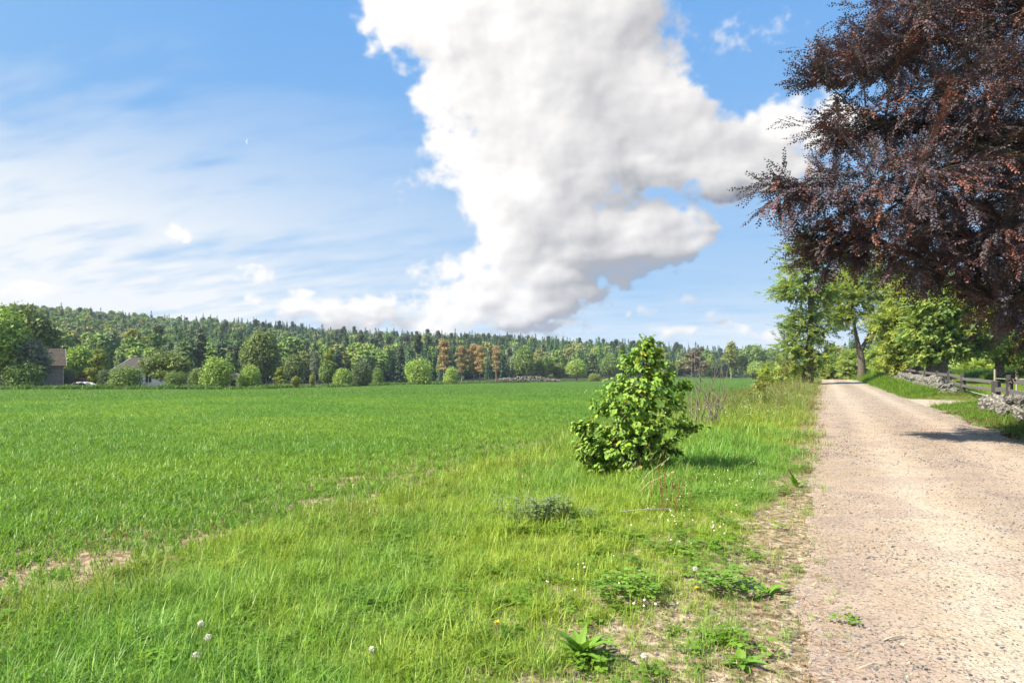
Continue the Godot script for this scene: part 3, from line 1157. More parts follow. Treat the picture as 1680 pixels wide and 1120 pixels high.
# a sprig: leaves set alternately along a short twig that runs along x
func sprig(n: int, len: float, leaf: float, wide: float, sd: int, twig := true, flat := 0.5) -> ArrayMesh:
	rng.seed = sd
	var g := Geo.new()
	if twig:
		var s := Vector3(0, 0, 0.004)
		g.leaf_tri(-s, s, Vector3(len, 0, 0), Vector3.UP, 0.3, Color(0.9, 0.8, 1.0))
	for i in n:
		var u := (i + 0.5) / n
		var sgn := 1.0 if i % 2 else -1.0
		var p := Vector3(len * u, 0, 0)
		var d := (Vector3(0.75, 0, sgn * rng.randf_range(0.6, 1.1)) + ball(flat)).normalized()
		if i == n - 1:
			d = (Vector3.RIGHT + ball(0.3)).normalized()
		var up := (Vector3.UP + ball(flat * 1.3)).normalized()
		leaf_blade(g, p, d, up, leaf * rng.randf_range(0.7, 1.2), wide)
	return g.mesh()


func leaf_blade(g: Geo, p: Vector3, d: Vector3, up: Vector3, len: float, wide: float) -> void:
	var f := facing(d, up)
	var k := rng.randf_range(0.75, 1.25)
	var col := Color(k * rng.randf_range(0.9, 1.15), k, k * rng.randf_range(0.85, 1.1))
	var q := p + f.x * len * 0.12
	var w := f.z * wide * len * 0.5
	var lift := f.y * len * 0.12
	var a := q + f.x * len * 0.22
	var b := q + f.x * len * 0.58
	var e := q + f.x * len - f.y * len * 0.12
	for s in [1.0, -1.0]:
		g.leaf_tri(q, a + w * s * 0.8 + lift, b, f.y, 0.0, col)
		g.leaf_tri(b, a + w * s * 0.8 + lift, b + w * s * 0.82 + lift, f.y, 0.0, col)
		g.leaf_tri(b, b + w * s * 0.82 + lift, e, f.y, 0.0, col)


# limbs: [points, radii] polylines. Grows hubs and tips out of them into the lobes; gives the wood and the leafy ends
func grow(limbs: Array, lobes: Array, hubs: int, tips: int, sd: int, thick: float, sag := 0.0, sides := 6, bark := Color(1, 1, 1)) -> Dictionary:
	rng.seed = sd
	var g := Geo.new()
	var at := PackedVector3Array()
	var rad := PackedFloat32Array()
	for l in limbs:
		g.tube(l[0], l[1], sides + 3, bark, 0.1)
		var pts: PackedVector3Array = l[0]
		for i in pts.size() - 1:
			for k in 3:
				at.append(pts[i].lerp(pts[i + 1], k / 3.0))
				rad.append(lerpf(l[1][i], l[1][i + 1], k / 3.0))
		at.append(pts[-1])
		rad.append(l[1][-1])
	var sum := 0.0
	for l in lobes:
		sum += l[1].x * l[1].y * (l[2] if l.size() > 2 else 1.0)
	var ends := []
	for round in 2:
		var want := hubs if round == 0 else tips
		var sources := at.size()
		for i in want:
			var pick := rng.randf() * sum
			var l: Array = lobes[-1]
			for q in lobes:
				pick -= q[1].x * q[1].y * (q[2] if q.size() > 2 else 1.0)
				if pick <= 0.0:
					l = q
					break
			var o := ball().normalized()
			var p: Vector3 = l[0] + o * (l[1] as Vector3) * (pow(rng.randf(), 0.45) * (0.72 if round == 0 else 1.0 if rng.randf() < 0.78 else 1.32))
			var best := -1
			var cost := 1e9
			var k := rng.randi() % 3
			while k < sources:
				var dv := p - at[k]
				var c := dv.length() + maxf(0.0, -dv.y) * 0.6
				if c < cost:
					cost = c
					best = k
				k += 3 if sources > 300 else 1
			var b := at[best]
			var span := b.distance_to(p)
			if round == 1 and span > 4.0:
				continue
			var r0: float = minf(rad[best] * 0.6, thick * (0.02 + 0.035 * span) if round == 0 else thick * 0.012)
			var mid := b.lerp(p, 0.5) + Vector3.UP * span * (0.12 if round == 0 else 0.06) + ball(span * 0.12)
			var pts := PackedVector3Array()
			var rr := PackedFloat32Array()
			var n := 6 if round == 0 else 3
			for m in n + 1:
				var u := float(m) / n
				pts.append(b * (1 - u) * (1 - u) + mid * 2.0 * u * (1 - u) + p * u * u + Vector3.DOWN * sag * u * u * span * 0.3)
				rr.append(lerpf(r0, r0 * 0.3, u))
			g.tube(pts, rr, 5 if round == 0 else 3, bark)
			if round == 0:
				for m in range(1, n + 1):
					at.append(pts[m])
					rad.append(rr[m])
			ends.append([pts, (pts[n] - pts[n - 1]).normalized(), round, o])
	return {"wood": g.mesh(), "ends": ends}


# sprigs along the leafy ends
func leaves_on(ends: Array, per: int, scale0: float, scale1: float, spread: float, droop: float, cols: Array, sd: int, hub_share := 0.4) -> Array:
	rng.seed = sd
	var spots: Array[Transform3D] = []
	var tints := PackedColorArray()
	for e in ends:
		var pts: PackedVector3Array = e[0]
		var m := per if e[2] == 1 else int(per * hub_share)
		var own: Color = cols[rng.randi() % cols.size()]
		for i in m:
			var u := pow(rng.randf(), 0.6) * (pts.size() - 1)
			var k := mini(int(u), pts.size() - 2)
			var p := pts[k].lerp(pts[k + 1], u - k)
			var dir: Vector3 = (e[1] + ball(spread) + Vector3.DOWN * droop).normalized()
			var up := (Vector3.UP + ball(0.6)).normalized()
			spots.append(Transform3D(facing(dir, up, rng.randf_range(scale0, scale1)), p + ball(0.06)))
			tints.append(tint(own if rng.randf() < 0.6 else cols[rng.randi() % cols.size()], 0.25, 0.12))
	return [spots, tints]


func limb(pts: Array, r0: float, r1: float) -> Array:
	var p := PackedVector3Array(pts)
	var r := PackedFloat32Array()
	for i in p.size():
		r.append(lerpf(r0, r1, float(i) / (p.size() - 1)) * (1.3 if i == 0 and r0 > 0.2 else 1.0))
	return [p, r]


# ------------------------------------------------------------------ walls, fence, gate
func stone_wall(label: String, s0: float, s1: float, t0: float, t1: float, sizes: Array, stones: Array, mats: Array, sd: int, extra: Array) -> void:
	rng.seed = sd
	var base := road_point(s0, t0)
	var w := thing("stone_wall", label, "stone wall", base)
	var s := s0
	while (s < s1) if s1 > s0 else (s > s1):
		var u := (s - s0) / (s1 - s0)
		var big: float = lerpf(sizes[0], sizes[1], u)
		var rows := 2 if u < 0.7 else 2
		for k in rows:
			var size := big * rng.randf_range(0.7, 1.12) * (1.0 if k == 0 else 0.78)
			var p := road_point(s + rng.randf_range(-0.1, 0.1), lerpf(t0, t1, u) + rng.randf_range(-0.14, 0.14) + 0.1 * k)
			p.y += size * 0.22 + k * big * 0.62
			var o := part("stone", stones[rng.randi() % stones.size()], mats[rng.randi() % mats.size()], w)
			o.transform = Transform3D(Basis(Vector3.UP, rng.randf() * TAU) * Basis(ball().normalized(), rng.randf_range(-0.9, 0.9)) * Basis.from_scale(Vector3(size * rng.randf_range(0.8, 1.25), size * rng.randf_range(0.8, 1.1), size * rng.randf_range(0.8, 1.1))), p - base)
		s += big * 0.82 * signf(s1 - s0)
	for e in extra:
		var p: Vector3 = e[0]
		var o := part("stone", stones[e[2]], mats[e[3]], w)
		o.transform = Transform3D(Basis(Vector3.UP, e[4]) * Basis.from_scale(e[1]), p + Vector3.UP * e[1].y * 0.35 - base)


func rail(g: Geo, a: Vector3, b: Vector3, high: float, thick: float) -> void:
	var f := facing(b - a, Vector3.UP)
	g.box(Transform3D(f, (a + b) * 0.5), Vector3(a.distance_to(b), high, thick), Color(1, 1, 1), 0.008)


func build_fences() -> void:
	var stones := []
	for i in 6:
		stones.append(pebble(9, 0.9, 0.42, 100 + i, 6))
	var mats := []
	for i in 3:
		mats.append(surface([lin(0.045, 0.045, 0.043), lin(0.105, 0.103, 0.097), lin(0.17, 0.165, 0.152), lin(0.33, 0.32, 0.295)], [0.25, 0.45, 0.6, 0.78], 0.9, 0.016 + 0.004 * i, 1.0, 0.95, FastNoiseLite.TYPE_SIMPLEX_SMOOTH, false, 31 + i))
	stone_wall("low wall of pale lichened fieldstones left of the gate, climbing beside the road", 41.0, 88.0, 5.5, 5.6, [0.66, 0.55], stones, mats, 5, [
		[road_point(38.2, 5.55), Vector3(0.95, 0.62, 0.75), 2, 0, 0.4], [road_point(39.6, 5.45), Vector3(0.7, 0.6, 0.62), 4, 1, 1.4], [road_point(37.5, 5.7), Vector3(0.4, 0.3, 0.4), 1, 2, 0.0]])
	stone_wall("low wall of big grey boulders right of the gate below the plank fence", 23.8, 8.0, 4.85, 5.0, [0.56, 0.62], stones, mats, 6, [
		[road_point(25.3, 4.75), Vector3(0.42, 0.6, 0.55), 3, 1, 0.9], [road_point(24.6, 4.9), Vector3(0.75, 0.66, 0.6), 0, 0, 2.2]])
	var wood := surface([lin(0.075, 0.07, 0.075), lin(0.13, 0.12, 0.125), lin(0.20, 0.185, 0.185)], [0.3, 0.5, 0.75], 0.5, 0.03, 0.6, 0.85)
	wood.uv1_scale = Vector3(1.2, 7.0, 1.2)
	var dark := surface([lin(0.02, 0.02, 0.022), lin(0.045, 0.043, 0.045), lin(0.08, 0.075, 0.075)], [0.3, 0.5, 0.75], 0.5, 0.03, 0.6, 0.85)
	# left run: posts from the gate up the wall
	var posts := [ahead(1581, 32.0), ahead(1558, 35.3), ahead(1539, 39.0), ahead(1519, 43.5), ahead(1495, 50.0), ahead(1476, 57.0)]
	var f := thing("plank_fence", "weathered grey two-plank fence climbing behind the stone wall left of the gate", "fence", posts[1])
	for i in range(1, posts.size()):
		var g := Geo.new()
		g.box(Transform3D(Basis(Vector3.UP, 0.6), Vector3(0, 0.45, 0)), Vector3(0.16, 1.2, 0.16), Color.WHITE, 0.012)
		part("post", g.mesh(), dark, f, Transform3D(Basis(), posts[i] - posts[1]))
	for i in posts.size() - 1:
		var a: Vector3 = posts[i]
		var b: Vector3 = posts[i + 1]
		var off := Vector3(-0.05, 0, 0.1)
		for y in [0.84, 0.50]:
			var g := Geo.new()
			rail(g, a + off + Vector3(0, y - (0.1 if i == 0 else 0.0), 0) - posts[1] + (b - a) * 0.02, b + off * 1.4 + Vector3(0, y + 0.02, 0) - posts[1], 0.15, 0.028)
			part("rail", g.mesh(), wood, f)
	# the gate
	var g1: Vector3 = posts[0]
	var g2 := ahead(1635, 26.6)
	var gate := thing("gate", "two-bar grey wooden gate closing the entrance track, between two dark posts", "gate", g1)
	for q in [[g1, 0.98, 0.17], [g2, 0.92, 0.24]]:
		var g := Geo.new()
		g.box(Transform3D(Basis(Vector3.UP, 0.5), Vector3(0, q[1] * 0.5 - 0.1, 0)), Vector3(q[2], q[1] + 0.2, q[2]), Color.WHITE, 0.015)
		part("post", g.mesh(), dark, gate, Transform3D(Basis(), q[0] - g1))
	for q in [[0.74, 0.86], [0.42, 0.56]]:
		var g := Geo.new()
		var off := Vector3(-0.08, 0, 0.1)
		rail(g, off + Vector3(-0.05, q[0], 0), g2 - g1 + off * 1.2 + Vector3(0.12, q[1], -0.02), 0.13, 0.03)
		part("bar", g.mesh(), wood, gate)
	var wire := plain(0.5)
	wire.albedo_color = lin(0.7, 0.7, 0.68)
	var gw := Geo.new()
	gw.tube(PackedVector3Array([Vector3(0, 0.24, 0.12), (g2 - g1) * 0.5 + Vector3(0, 0.22, 0.12), g2 - g1 + Vector3(0, 0.3, 0.13)]), PackedFloat32Array([0.009, 0.009, 0.009]), 4, Color.WHITE)
	part("wire", gw.mesh(), wire, gate)
	# right run
	var p2 := [g2, ahead(1657, 23.9), ahead(1700, 20.5), ahead(1760, 17.0)]
	var fr := thing("plank_fence", "weathered grey two-plank fence right of the gate, above the boulders", "fence", p2[1])
	for i in range(1, p2.size()):
		var g := Geo.new()
		g.box(Transform3D(Basis(Vector3.UP, 0.5), Vector3(0, 0.4, 0)), Vector3(0.17, 1.2, 0.17), Color.WHITE, 0.012)
		part("post", g.mesh(), dark, fr, Transform3D(Basis(), p2[i] - p2[1]))
	for i in p2.size() - 1:
		var a: Vector3 = p2[i]
		var b: Vector3 = p2[i + 1]
		for y in ([0.58, 0.28] if i == 0 else [0.80, 0.42]):
			var g := Geo.new()
			var off := Vector3(-0.1, 0, 0.11 + 0.035 * (i % 2))
			rail(g, a + off + Vector3(0, y, 0) - p2[1] - (b - a) * (0.03 if i else 0.0), b + off + Vector3(0, y - (0.08 if i == 0 else 0.0), 0) - p2[1] + (b - a) * 0.04, 0.17, 0.03)
			part("rail", g.mesh(), wood, fr)
	# thin stakes and strands behind
	var pale := surface([lin(0.22, 0.2, 0.17), lin(0.34, 0.31, 0.27)], [0.3, 0.7], 0.5, 0.03, 0.3, 0.8)
	var e := [ahead(1590, 33.5), ahead(1633, 29.5), ahead(1669, 27.0), ahead(1740, 23.0)]
	var ef := thing("wire_fence", "thin pale stakes with white strands standing behind the gate and plank fence", "wire fence", e[1])
	for i in range(1, 4):
		var g := Geo.new()
		g.box(Transform3D(Basis(Vector3.UP, 0.2), Vector3(0, 0.6, 0)), Vector3(0.07, 1.5 if i == 1 else 1.35, 0.06), Color.WHITE, 0.008)
		part("stake", g.mesh(), pale, ef, Transform3D(Basis(), e[i] - e[1]))
	for y in [0.95, 0.45]:
		var g := Geo.new()
		for i in range(1, 3):
			g.tube(PackedVector3Array([e[i] - e[1] + Vector3(0, y, 0.06), e[i + 1] - e[1] + Vector3(0, y, 0.06)]), PackedFloat32Array([0.008, 0.008]), 4, Color.WHITE)
		part("strand", g.mesh(), wire, ef)


# ------------------------------------------------------------------ the copper beech at the roadside
func build_beech(bark: Material) -> void:
	var base := on_ground(13.2, -14.4)
	var see := func(px: float, py: float, d: float) -> Vector3: return Vector3((px - 840.0) / 1120.0 * d, EYE - (py - 620.0) / 1120.0 * d, -d) - base
	var tree := thing("copper_beech", "huge copper beech with dark purple leaves reaching over the road from the right", "tree", base)
	var lobes := []
	for l in [[1590, 40, 14, 2.7, 1.1, 2.8, 1.0], [1470, 60, 13.2, 1.5, 0.7, 1.6, 1.0], [1400, 100, 13.2, 1.0, 0.35, 0.9, 1.2], [1335, 118, 13, 0.55, 0.14, 0.5, 1.3], [1570, 190, 13, 2.5, 1.0, 2.4, 1.0], [1430, 195, 13.4, 1.0, 0.38, 1.0, 1.2], [1370, 225, 13.2, 0.5, 0.3, 0.5, 1.0],
			[1480, 310, 12.8, 2.1, 0.8, 2.0, 1.1], [1345, 300, 13, 1.0, 0.42, 0.9, 0.75], [1262, 296, 12.8, 0.62, 0.2, 0.5, 1.0], [1300, 350, 12.8, 0.7, 0.5, 0.7, 0.75], [1360, 385, 13, 1.0, 0.5, 1.0, 0.85], [1340, 425, 13.5, 0.45, 0.5, 0.5, 1.3], [1430, 398, 13, 1.3, 0.42, 1.2, 1.2],
			[1560, 390, 13.4, 2.2, 1.0, 2.2, 1.2], [1600, 450, 13.2, 1.4, 0.42, 1.5, 1.3], [1668, 505, 13.0, 0.6, 0.6, 1.1, 1.2], [1690, 420, 13.4, 1.6, 1.2, 2.0, 1.3], [1700, 200, 14, 2.8, 2.2, 2.8, 1.0], [1740, 550, 13.6, 0.9, 0.6, 1.3, 1.0],
			[1700, -60, 15, 3.2, 1.8, 3.0, 0.6], [1560, -120, 15, 2.6, 1.4, 2.6, 0.5], [1880, 120, 15, 3.0, 3.5, 3.5, 0.5], [1900, 420, 15, 3.2, 2.4, 3.5, 0.5], [1850, -250, 15.5, 3.5, 2.5, 3.5, 0.4]]:
		lobes.append([see.call(l[0], l[1], l[2]), Vector3(l[3], l[4], l[5]), l[6]])
	var top := Vector3(0.2, 13.5, -0.3)
	var limbs := [limb([Vector3(0, -0.2, 0), Vector3(0.05, 2.2, 0), Vector3(-0.1, 4.5, 0.1), Vector3(0.1, 8.0, 0), top], 0.62, 0.12)]
	for q in [[1480, 330, 13, 2.4], [1420, 200, 13.2, 4.0], [1520, 60, 13.6, 5.2], [1560, 420, 13.2, 2.0], [1640, 500, 12.8, 1.9], [1600, 240, 12.4, 3.2], [1640, 0, 15, 6.0], [1700, 300, 16.5, 3.0]]:
		var tip: Vector3 = see.call(q[0], q[1], q[2])
		var from := Vector3(-0.05, q[3], 0.05)
		var mid := from.lerp(tip, 0.5) + Vector3(0, 0.7, 0)
		limbs.append(limb([from, from.lerp(mid, 0.5) + Vector3(0, 0.25, 0), mid, mid.lerp(tip, 0.6) + Vector3(0, 0.15, 0), tip], 0.2, 0.03))
	var gr := grow(limbs, lobes, 120, 3700, 21, 1.0, 0.25)
	part("branches", gr["wood"], bark, tree)
	var cols := [Color(0.087, 0.069, 0.091), Color(0.079, 0.073, 0.105), Color(0.107, 0.071, 0.085), Color(0.182, 0.084, 0.069), Color(0.099, 0.088, 0.101)]
	var leaves := leaves_on(gr["ends"], 11, 0.75, 1.25, 0.55, 0.15, cols, 22, 0.9)
	var ms := leafy(0.6, 0.36, 0.4)
	for k in 2:
		var sp: Array[Transform3D] = []
		var ti := PackedColorArray()
		for i in leaves[0].size():
			if i % 2 == k:
				sp.append(leaves[0][i])
				ti.append(leaves[1][i])
		var o := scatter("foliage", sprig(13, 0.36, 0.050, 0.68, 30 + k), ms, sp, ti, tree)


# ------------------------------------------------------------------ the hazel bush on the bank
func build_hazel(bark: Material) -> void:
	var base := sighted(1045, 782)
	var bush := thing("hazel_bush", "tall cone-shaped green hazel bush standing alone on the grassy bank", "bush", base)
	var k := -base.z / 1120.0
	var lobes := []
	for l in [[1058, 570, 10, 28, 12, 1.2], [1058, 602, 50, 30, 38, 1.1], [1062, 574, 30, 24, 24, 1.4], [1048, 640, 74, 36, 56, 1.1], [1090, 630, 34, 24, 30, 1.0], [1040, 690, 72, 36, 60, 1.0], [1015, 730, 66, 32, 60, 1.1], [1075, 725, 52, 34, 55, 1.0], [970, 725, 32, 26, 34, 1.1], [960, 700, 22, 14, 20, 1.1], [1100, 660, 26, 30, 28, 1.0], [1122, 630, 16, 12, 14, 1.0], [1130, 700, 36, 9, 20, 1.2], [1035, 762, 82, 18, 60, 1.0], [1060, 770, 50, 10, 40, 1.0], [990, 765, 44, 12, 36, 1.0], [950, 748, 22, 8, 18, 1.0], [1095, 745, 28, 14, 30, 1.0], [1005, 665, 34, 20, 34, 1.0]]:
		lobes.append([Vector3((l[0] - 1045) * k, (784 - l[1]) * k, rng.randf_range(-0.1, 0.1)), Vector3(l[2], l[3], l[4]) * k, l[5]])
	var limbs := []
	for q in [[0.12, 1.95, 0.0], [-0.1, 1.5, 0.2], [0.3, 1.35, -0.2], [-0.45, 1.2, 0.25], [0.5, 1.1, 0.2], [-0.6, 0.75, -0.2], [0.15, 1.5, -0.4], [0.8, 0.75, 0.1], [-0.8, 0.5, 0.15]]:
		var tip := Vector3(q[0], q[1], q[2])
		var b := Vector3(q[0] * 0.15, -0.08, q[2] * 0.2)
		limbs.append(limb([b, b.lerp(tip, 0.35) + Vector3(-q[0] * 0.12, 0.12, 0), b.lerp(tip, 0.7) + Vector3(-q[0] * 0.1, 0.1, 0), tip], 0.024, 0.006))
	var gr := grow(limbs, lobes, 70, 1250, 51, 0.35, 0.1, 5)
	part("stems", gr["wood"], bark, bush)
	# single large leaves hanging from the twigs
	rng.seed = 52
	var shapes := []
	for i in 4:
		var g := Geo.new()
		herb_round_leaf(g)
		shapes.append(g.mesh())
	var cols := [Color(0.22, 0.36, 0.05), Color(0.18, 0.32, 0.055), Color(0.28, 0.40, 0.045), Color(0.15, 0.28, 0.06)]
	var ms := leafy(0.55, 0.8, 0.4)
	var all := []
	for e in gr["ends"]:
		var pts: PackedVector3Array = e[0]
		var n := 6 if e[2] == 1 else 4
		for i in n:
			var u := rng.randf_range(0.35, 1.0) * (pts.size() - 1)
			var m := mini(int(u), pts.size() - 2)
			var p := pts[m].lerp(pts[m + 1], u - m)
			var out := (Vector3(p.x, 0.0, p.z).normalized() * 0.8 + ball(0.9) + Vector3.DOWN * 0.45).normalized()
			var up := (Vector3.UP * 0.9 + Vector3(p.x, 0, p.z) * 0.5 + ball(0.45)).normalized()
			all.append([Transform3D(facing(out, up, rng.randf_range(0.042, 0.083)), p + ball(0.03)), tint(cols[rng.randi() % 4] if rng.randf() < 0.96 else Color(0.22, 0.17, 0.02), 0.22, 0.1)])
	all.sort_custom(func(a, b): return a[0].origin.z + 0.2 * absf(a[0].origin.x) > b[0].origin.z + 0.2 * absf(b[0].origin.x))
	# the leaves nearest the road side one by one, the rest together
	var tints := []
	for i in 6:
		var lm := leafy(0.55, 0.8, 0.4)
		var c: Color = cols[i % 4] * (0.85 + 0.06 * i)
		lm.albedo_color = lin(c.r, c.g, c.b)
		tints.append(lm)
	for i in 280:
		part("leaf", shapes[i % 4], tints[rng.randi() % 6], bush, all[i][0])
	for k2 in 4:
		var sp: Array[Transform3D] = []
		var ti := PackedColorArray()
		for i in range(280, all.size()):
			if i % 4 == k2:
				sp.append(all[i][0])
				ti.append(all[i][1])
		scatter("foliage", shapes[k2], ms, sp, ti, bush)


func herb_round_leaf(g: Geo) -> void:                 # a rounded, pointed leaf about 1 long, folded along its midrib and drooping
	var ws := [0.12, 0.34, 0.44, 0.40, 0.24, 0.0]
	var bend := rng.randf_range(0.15, 0.45)
	var fold := rng.randf_range(0.12, 0.3)
	var prev := Vector3.ZERO
	for i in range(1, 6):
		var u := i / 5.0
		var p := Vector3(0.12 + 0.9 * u, -bend * u * u, 0)
		for s in [1.0, -1.0]:
			var a := prev + Vector3(0, fold * ws[i - 1], s * ws[i - 1])
			var b := p + Vector3(0, fold * ws[i] + rng.randf_range(-0.02, 0.02), s * ws[i])
			g.leaf_tri(prev, a, p, Vector3.UP, 0.15, Color.WHITE)
			if i < 5:
				g.leaf_tri(a, b, p, Vector3.UP, 0.15, Color.WHITE)
		prev = p


# ------------------------------------------------------------------ small plants of the bank
func flower_head(white: bool) -> Mesh:
	return pebble(7, 0.9, 0.3, 9 if white else 8, 4)


func build_bank_plants() -> void:
	var leafm := leafy(0.4, 0.8, 0.5)
	var green := func(r: float, g: float, b: float) -> StandardMaterial3D:
		var m := leafy(0.6, 0.8, 0.35)
		m.albedo_color = lin(r, g, b)
		return m
	var bright: StandardMaterial3D = green.call(0.15, 0.29, 0.035)
	var deep: StandardMaterial3D = green.call(0.15, 0.29, 0.04)
	rng.seed = 300
	for q in [["broad_leaf_weed", "large bright green leafy weed at the bottom edge, amid thin grass", 950, 1085, 18, 0.24, 0.075, 0.45, 1.2, 0.3, bright],
			["broad_leaf_weed", "low broad-leaved weed in the grass beside the gravel, bottom right of the bank", 1215, 1095, 9, 0.14, 0.05, 0.2, 0.7, 0.2, deep],
			["broad_leaf_weed", "dandelion-like leaf rosette at the rim of the gravel shoulder", 1262, 975, 14, 0.17, 0.035, 0.15, 0.8, 0.35, deep],
			["broad_leaf_weed", "deep green leafy weed in the long grass lower left of the bank", 385, 1030, 10, 0.17, 0.04, 0.4, 1.1, 0.3, deep],
			["broad_leaf_weed", "tall bright leafed weed standing in the bank below the red sorrel", 1305, 800, 10, 0.22, 0.06, 0.5, 1.2, 0.2, bright]]:
		var o := thing(q[0], q[1], "weed", sighted(q[2], q[3]))
		part("leaves", rosette(q[4], q[5], q[6], q[7], q[8], q[9]), q[10], o)
	for q in [["clover_clump", "dense dark green clover patch in the dry grass at the bank's foot", 1025, 985, 190, 0.24, 0.16],
			["clover_clump", "bushy clover patch at the gravel's rim with small white flowers around", 1185, 970, 170, 0.22, 0.14]]:
		var o := thing(q[0], q[1], "clover", sighted(q[2], q[3]))
		part("leaves", clover_clump(q[4], q[5], q[6], 0.02), deep, o)
	# grey-leaved thistle
	var th := thing("thistle_patch", "dark grey-green patch of narrow-leaved thistles on the bank left of the hazel bush", "weed", sighted(895, 860))
	var tg := Geo.new()
	for i in 30:
		var b := Vector3(rng.randfn(0.0, 0.22), 0, rng.randfn(0.0, 0.16))
		var hi := rng.randf_range(0.16, 0.34)
		tg.tube(PackedVector3Array([b, b + Vector3(0, hi, 0)]), PackedFloat32Array([0.005, 0.003]), 3, Color.WHITE)
		for k in 9:
			var a := k * 2.4
			var p := b + Vector3.UP * hi * (0.25 + 0.085 * k)
			var dir := Vector3(cos(a), 0.5, sin(a)).normalized()
			herb_leaf(tg, p, dir, (Vector3.UP - dir * dir.y).normalized(), rng.randf_range(0.09, 0.16), 0.034, 0.4, Color(1, 1, 1) * rng.randf_range(0.8, 1.2), 0.2)
	part("stems", tg.mesh(), green.call(0.17, 0.24, 0.11), th)
	# red-stalked sorrel
	var so := thing("sorrel", "thin reddish brown sorrel stalks on the bank right of the thistles", "weed", sighted(1103, 845))
	var sg := Geo.new()
	for i in 12:
		var b := Vector3(rng.randf_range(-0.2, 0.2), 0, rng.randf_range(-0.15, 0.15))
		var tip := b + Vector3(rng.randf_range(-0.1, 0.1), rng.randf_range(0.3, 0.55), rng.randf_range(-0.1, 0.1))
		sg.tube(PackedVector3Array([b, tip]), PackedFloat32Array([0.004, 0.002]), 3, Color.WHITE)
		for k in 14:
			var p := b.lerp(tip, rng.randf_range(0.55, 1.0))
			sg.leaf_tri(p, p + ball(0.02), p + ball(0.03), Vector3.UP, 0.4, Color(1.3, 1, 1))
	var red := plain(0.8)
	red.albedo_color = lin(0.22, 0.085, 0.05)
	part("stalks", sg.mesh(), red, so)
	# dandelions: yellow, and gone to seed
	var stem := plain(0.6)
	stem.albedo_color = lin(0.22, 0.2, 0.08)
	var yellow := plain(0.7)
	yellow.albedo_color = lin(0.75, 0.50, 0.01)
	var fluff := plain(0.9)
	fluff.albedo_color = lin(0.62, 0.60, 0.55)
	for q in [["yellow dandelion in flower at the edge of the gravel shoulder", 1143, 1010, 0.17, true], ["yellow dandelion in flower amid the long grass near the bottom edge", 815, 1062, 0.14, true],
			["white dandelion seed head, topmost of the cluster in the lower left grass", 329, 1104, 0.25, false], ["white dandelion seed head, lower right of the cluster in the lower left grass", 341, 1112, 0.20, false], ["greyish dandelion seed head, lowest of the cluster in the lower left grass", 321, 1119, 0.13, false],
			["lone white dandelion seed head at the bottom edge left of the leafy weed", 610, 1106, 0.12, false], ["pale dandelion seed head at the bottom edge right of the leafy weed", 1057, 1118, 0.12, false], ["pale dandelion seed head just above the yellow dandelion by the gravel", 1141, 985, 0.2, false]]:
		var o := thing("dandelion", q[0], "dandelion", sighted(q[1], q[2]))
		var g := Geo.new()
		g.tube(PackedVector3Array([Vector3.ZERO, Vector3(0.012, q[3] * 0.5, 0.01), Vector3(0, q[3], 0)]), PackedFloat32Array([0.004, 0.0035, 0.003]), 5, Color.WHITE)
		part("stem", g.mesh(), stem, o)
		var h := Geo.new()
		if q[4]:
			for k in 46:
				var a := rng.randf() * TAU
				var dir := Vector3(cos(a), rng.randf_range(0.15, 1.4), sin(a)).normalized()
				var p := Vector3(0, q[3], 0)
				var sd := dir.cross(Vector3.UP).normalized() * 0.0035
				h.leaf_tri(p - sd, p + sd, p + dir * 0.024, Vector3.UP, 0.5, Color.WHITE)
		else:
			for k in 110:
				var dir := ball().normalized()
				var p := Vector3(0, q[3] + 0.01, 0) + dir * 0.014
				for m in 3:
					h.leaf_tri(p, p + ball(0.007), p + ball(0.007), dir, 0.6, Color.WHITE)
		part("flower_head" if q[4] else "seed_head", h.mesh(), yellow if q[4] else fluff, o)
	# white clover heads scattered along the rim
	var sp: Array[Transform3D] = []
	var ti := PackedColorArray()
	for i in 300:
		var s := rng.randf_range(4.2, 11.0)
		var t := -0.75 - absf(rng.randfn(0.0, 0.5))
		if mid_noise.get_noise_2d(s * 2.2, t * 2.2) < 0.08:
			continue
		var p := road_point(s, t)
		sp.append(Transform3D(spun(rng.randf_range(0.010, 0.017), 0.3), p + Vector3(0, rng.randf_range(0.08, 0.2), 0)))
		ti.append(tint(Color(0.62, 0.62, 0.52), 0.15, 0.04))
	stuff("clover_flowers", "tiny white clover heads dotted in the grass along the gravel", "flowers", flower_head(true), plain(0.9), sp, ti)
	# dry stalks leaning in front of the hazel
	var dry := plain(0.7)
	dry.albedo_color = lin(0.42, 0.36, 0.22)
	var n := 0
	for q in [[1022, 800, 0.16, 0.34, "shorter pale dry grass stalk leaning right at the hazel's foot"], [1040, 812, 0.42, 0.46, "long pale dry stalk leaning far right before the hazel"], [1035, 822, 0.5, 0.36, "lowest pale dry stalk lying aslant before the hazel"], [1018, 778, 0.12, 0.35, "upright pale dry stalk at the left of the hazel's stems"]]:
		var o := thing("dry_stalk", q[4], "dry stalk", sighted(q[0], q[1]))
		var g := Geo.new()
		var tip := Vector3(q[2], q[3], 0.05)
		g.tube(PackedVector3Array([Vector3.ZERO, tip * 0.5 + Vector3(-0.03, 0.05, 0), tip]), PackedFloat32Array([0.004, 0.0035, 0.002]), 4, Color.WHITE)
		for k in 16:
			var p := tip * rng.randf_range(0.82, 1.0)
			g.leaf_tri(p, p + ball(0.012), p + tip.normalized() * 0.05 + ball(0.015), Vector3.UP, 0.5, Color.WHITE)
		part("stem", g.mesh(), dry, o)
	# a bleached twig on the bank, sticks on the gravel
	var grey := plain(0.8)
	grey.albedo_color = lin(0.30, 0.27, 0.23)
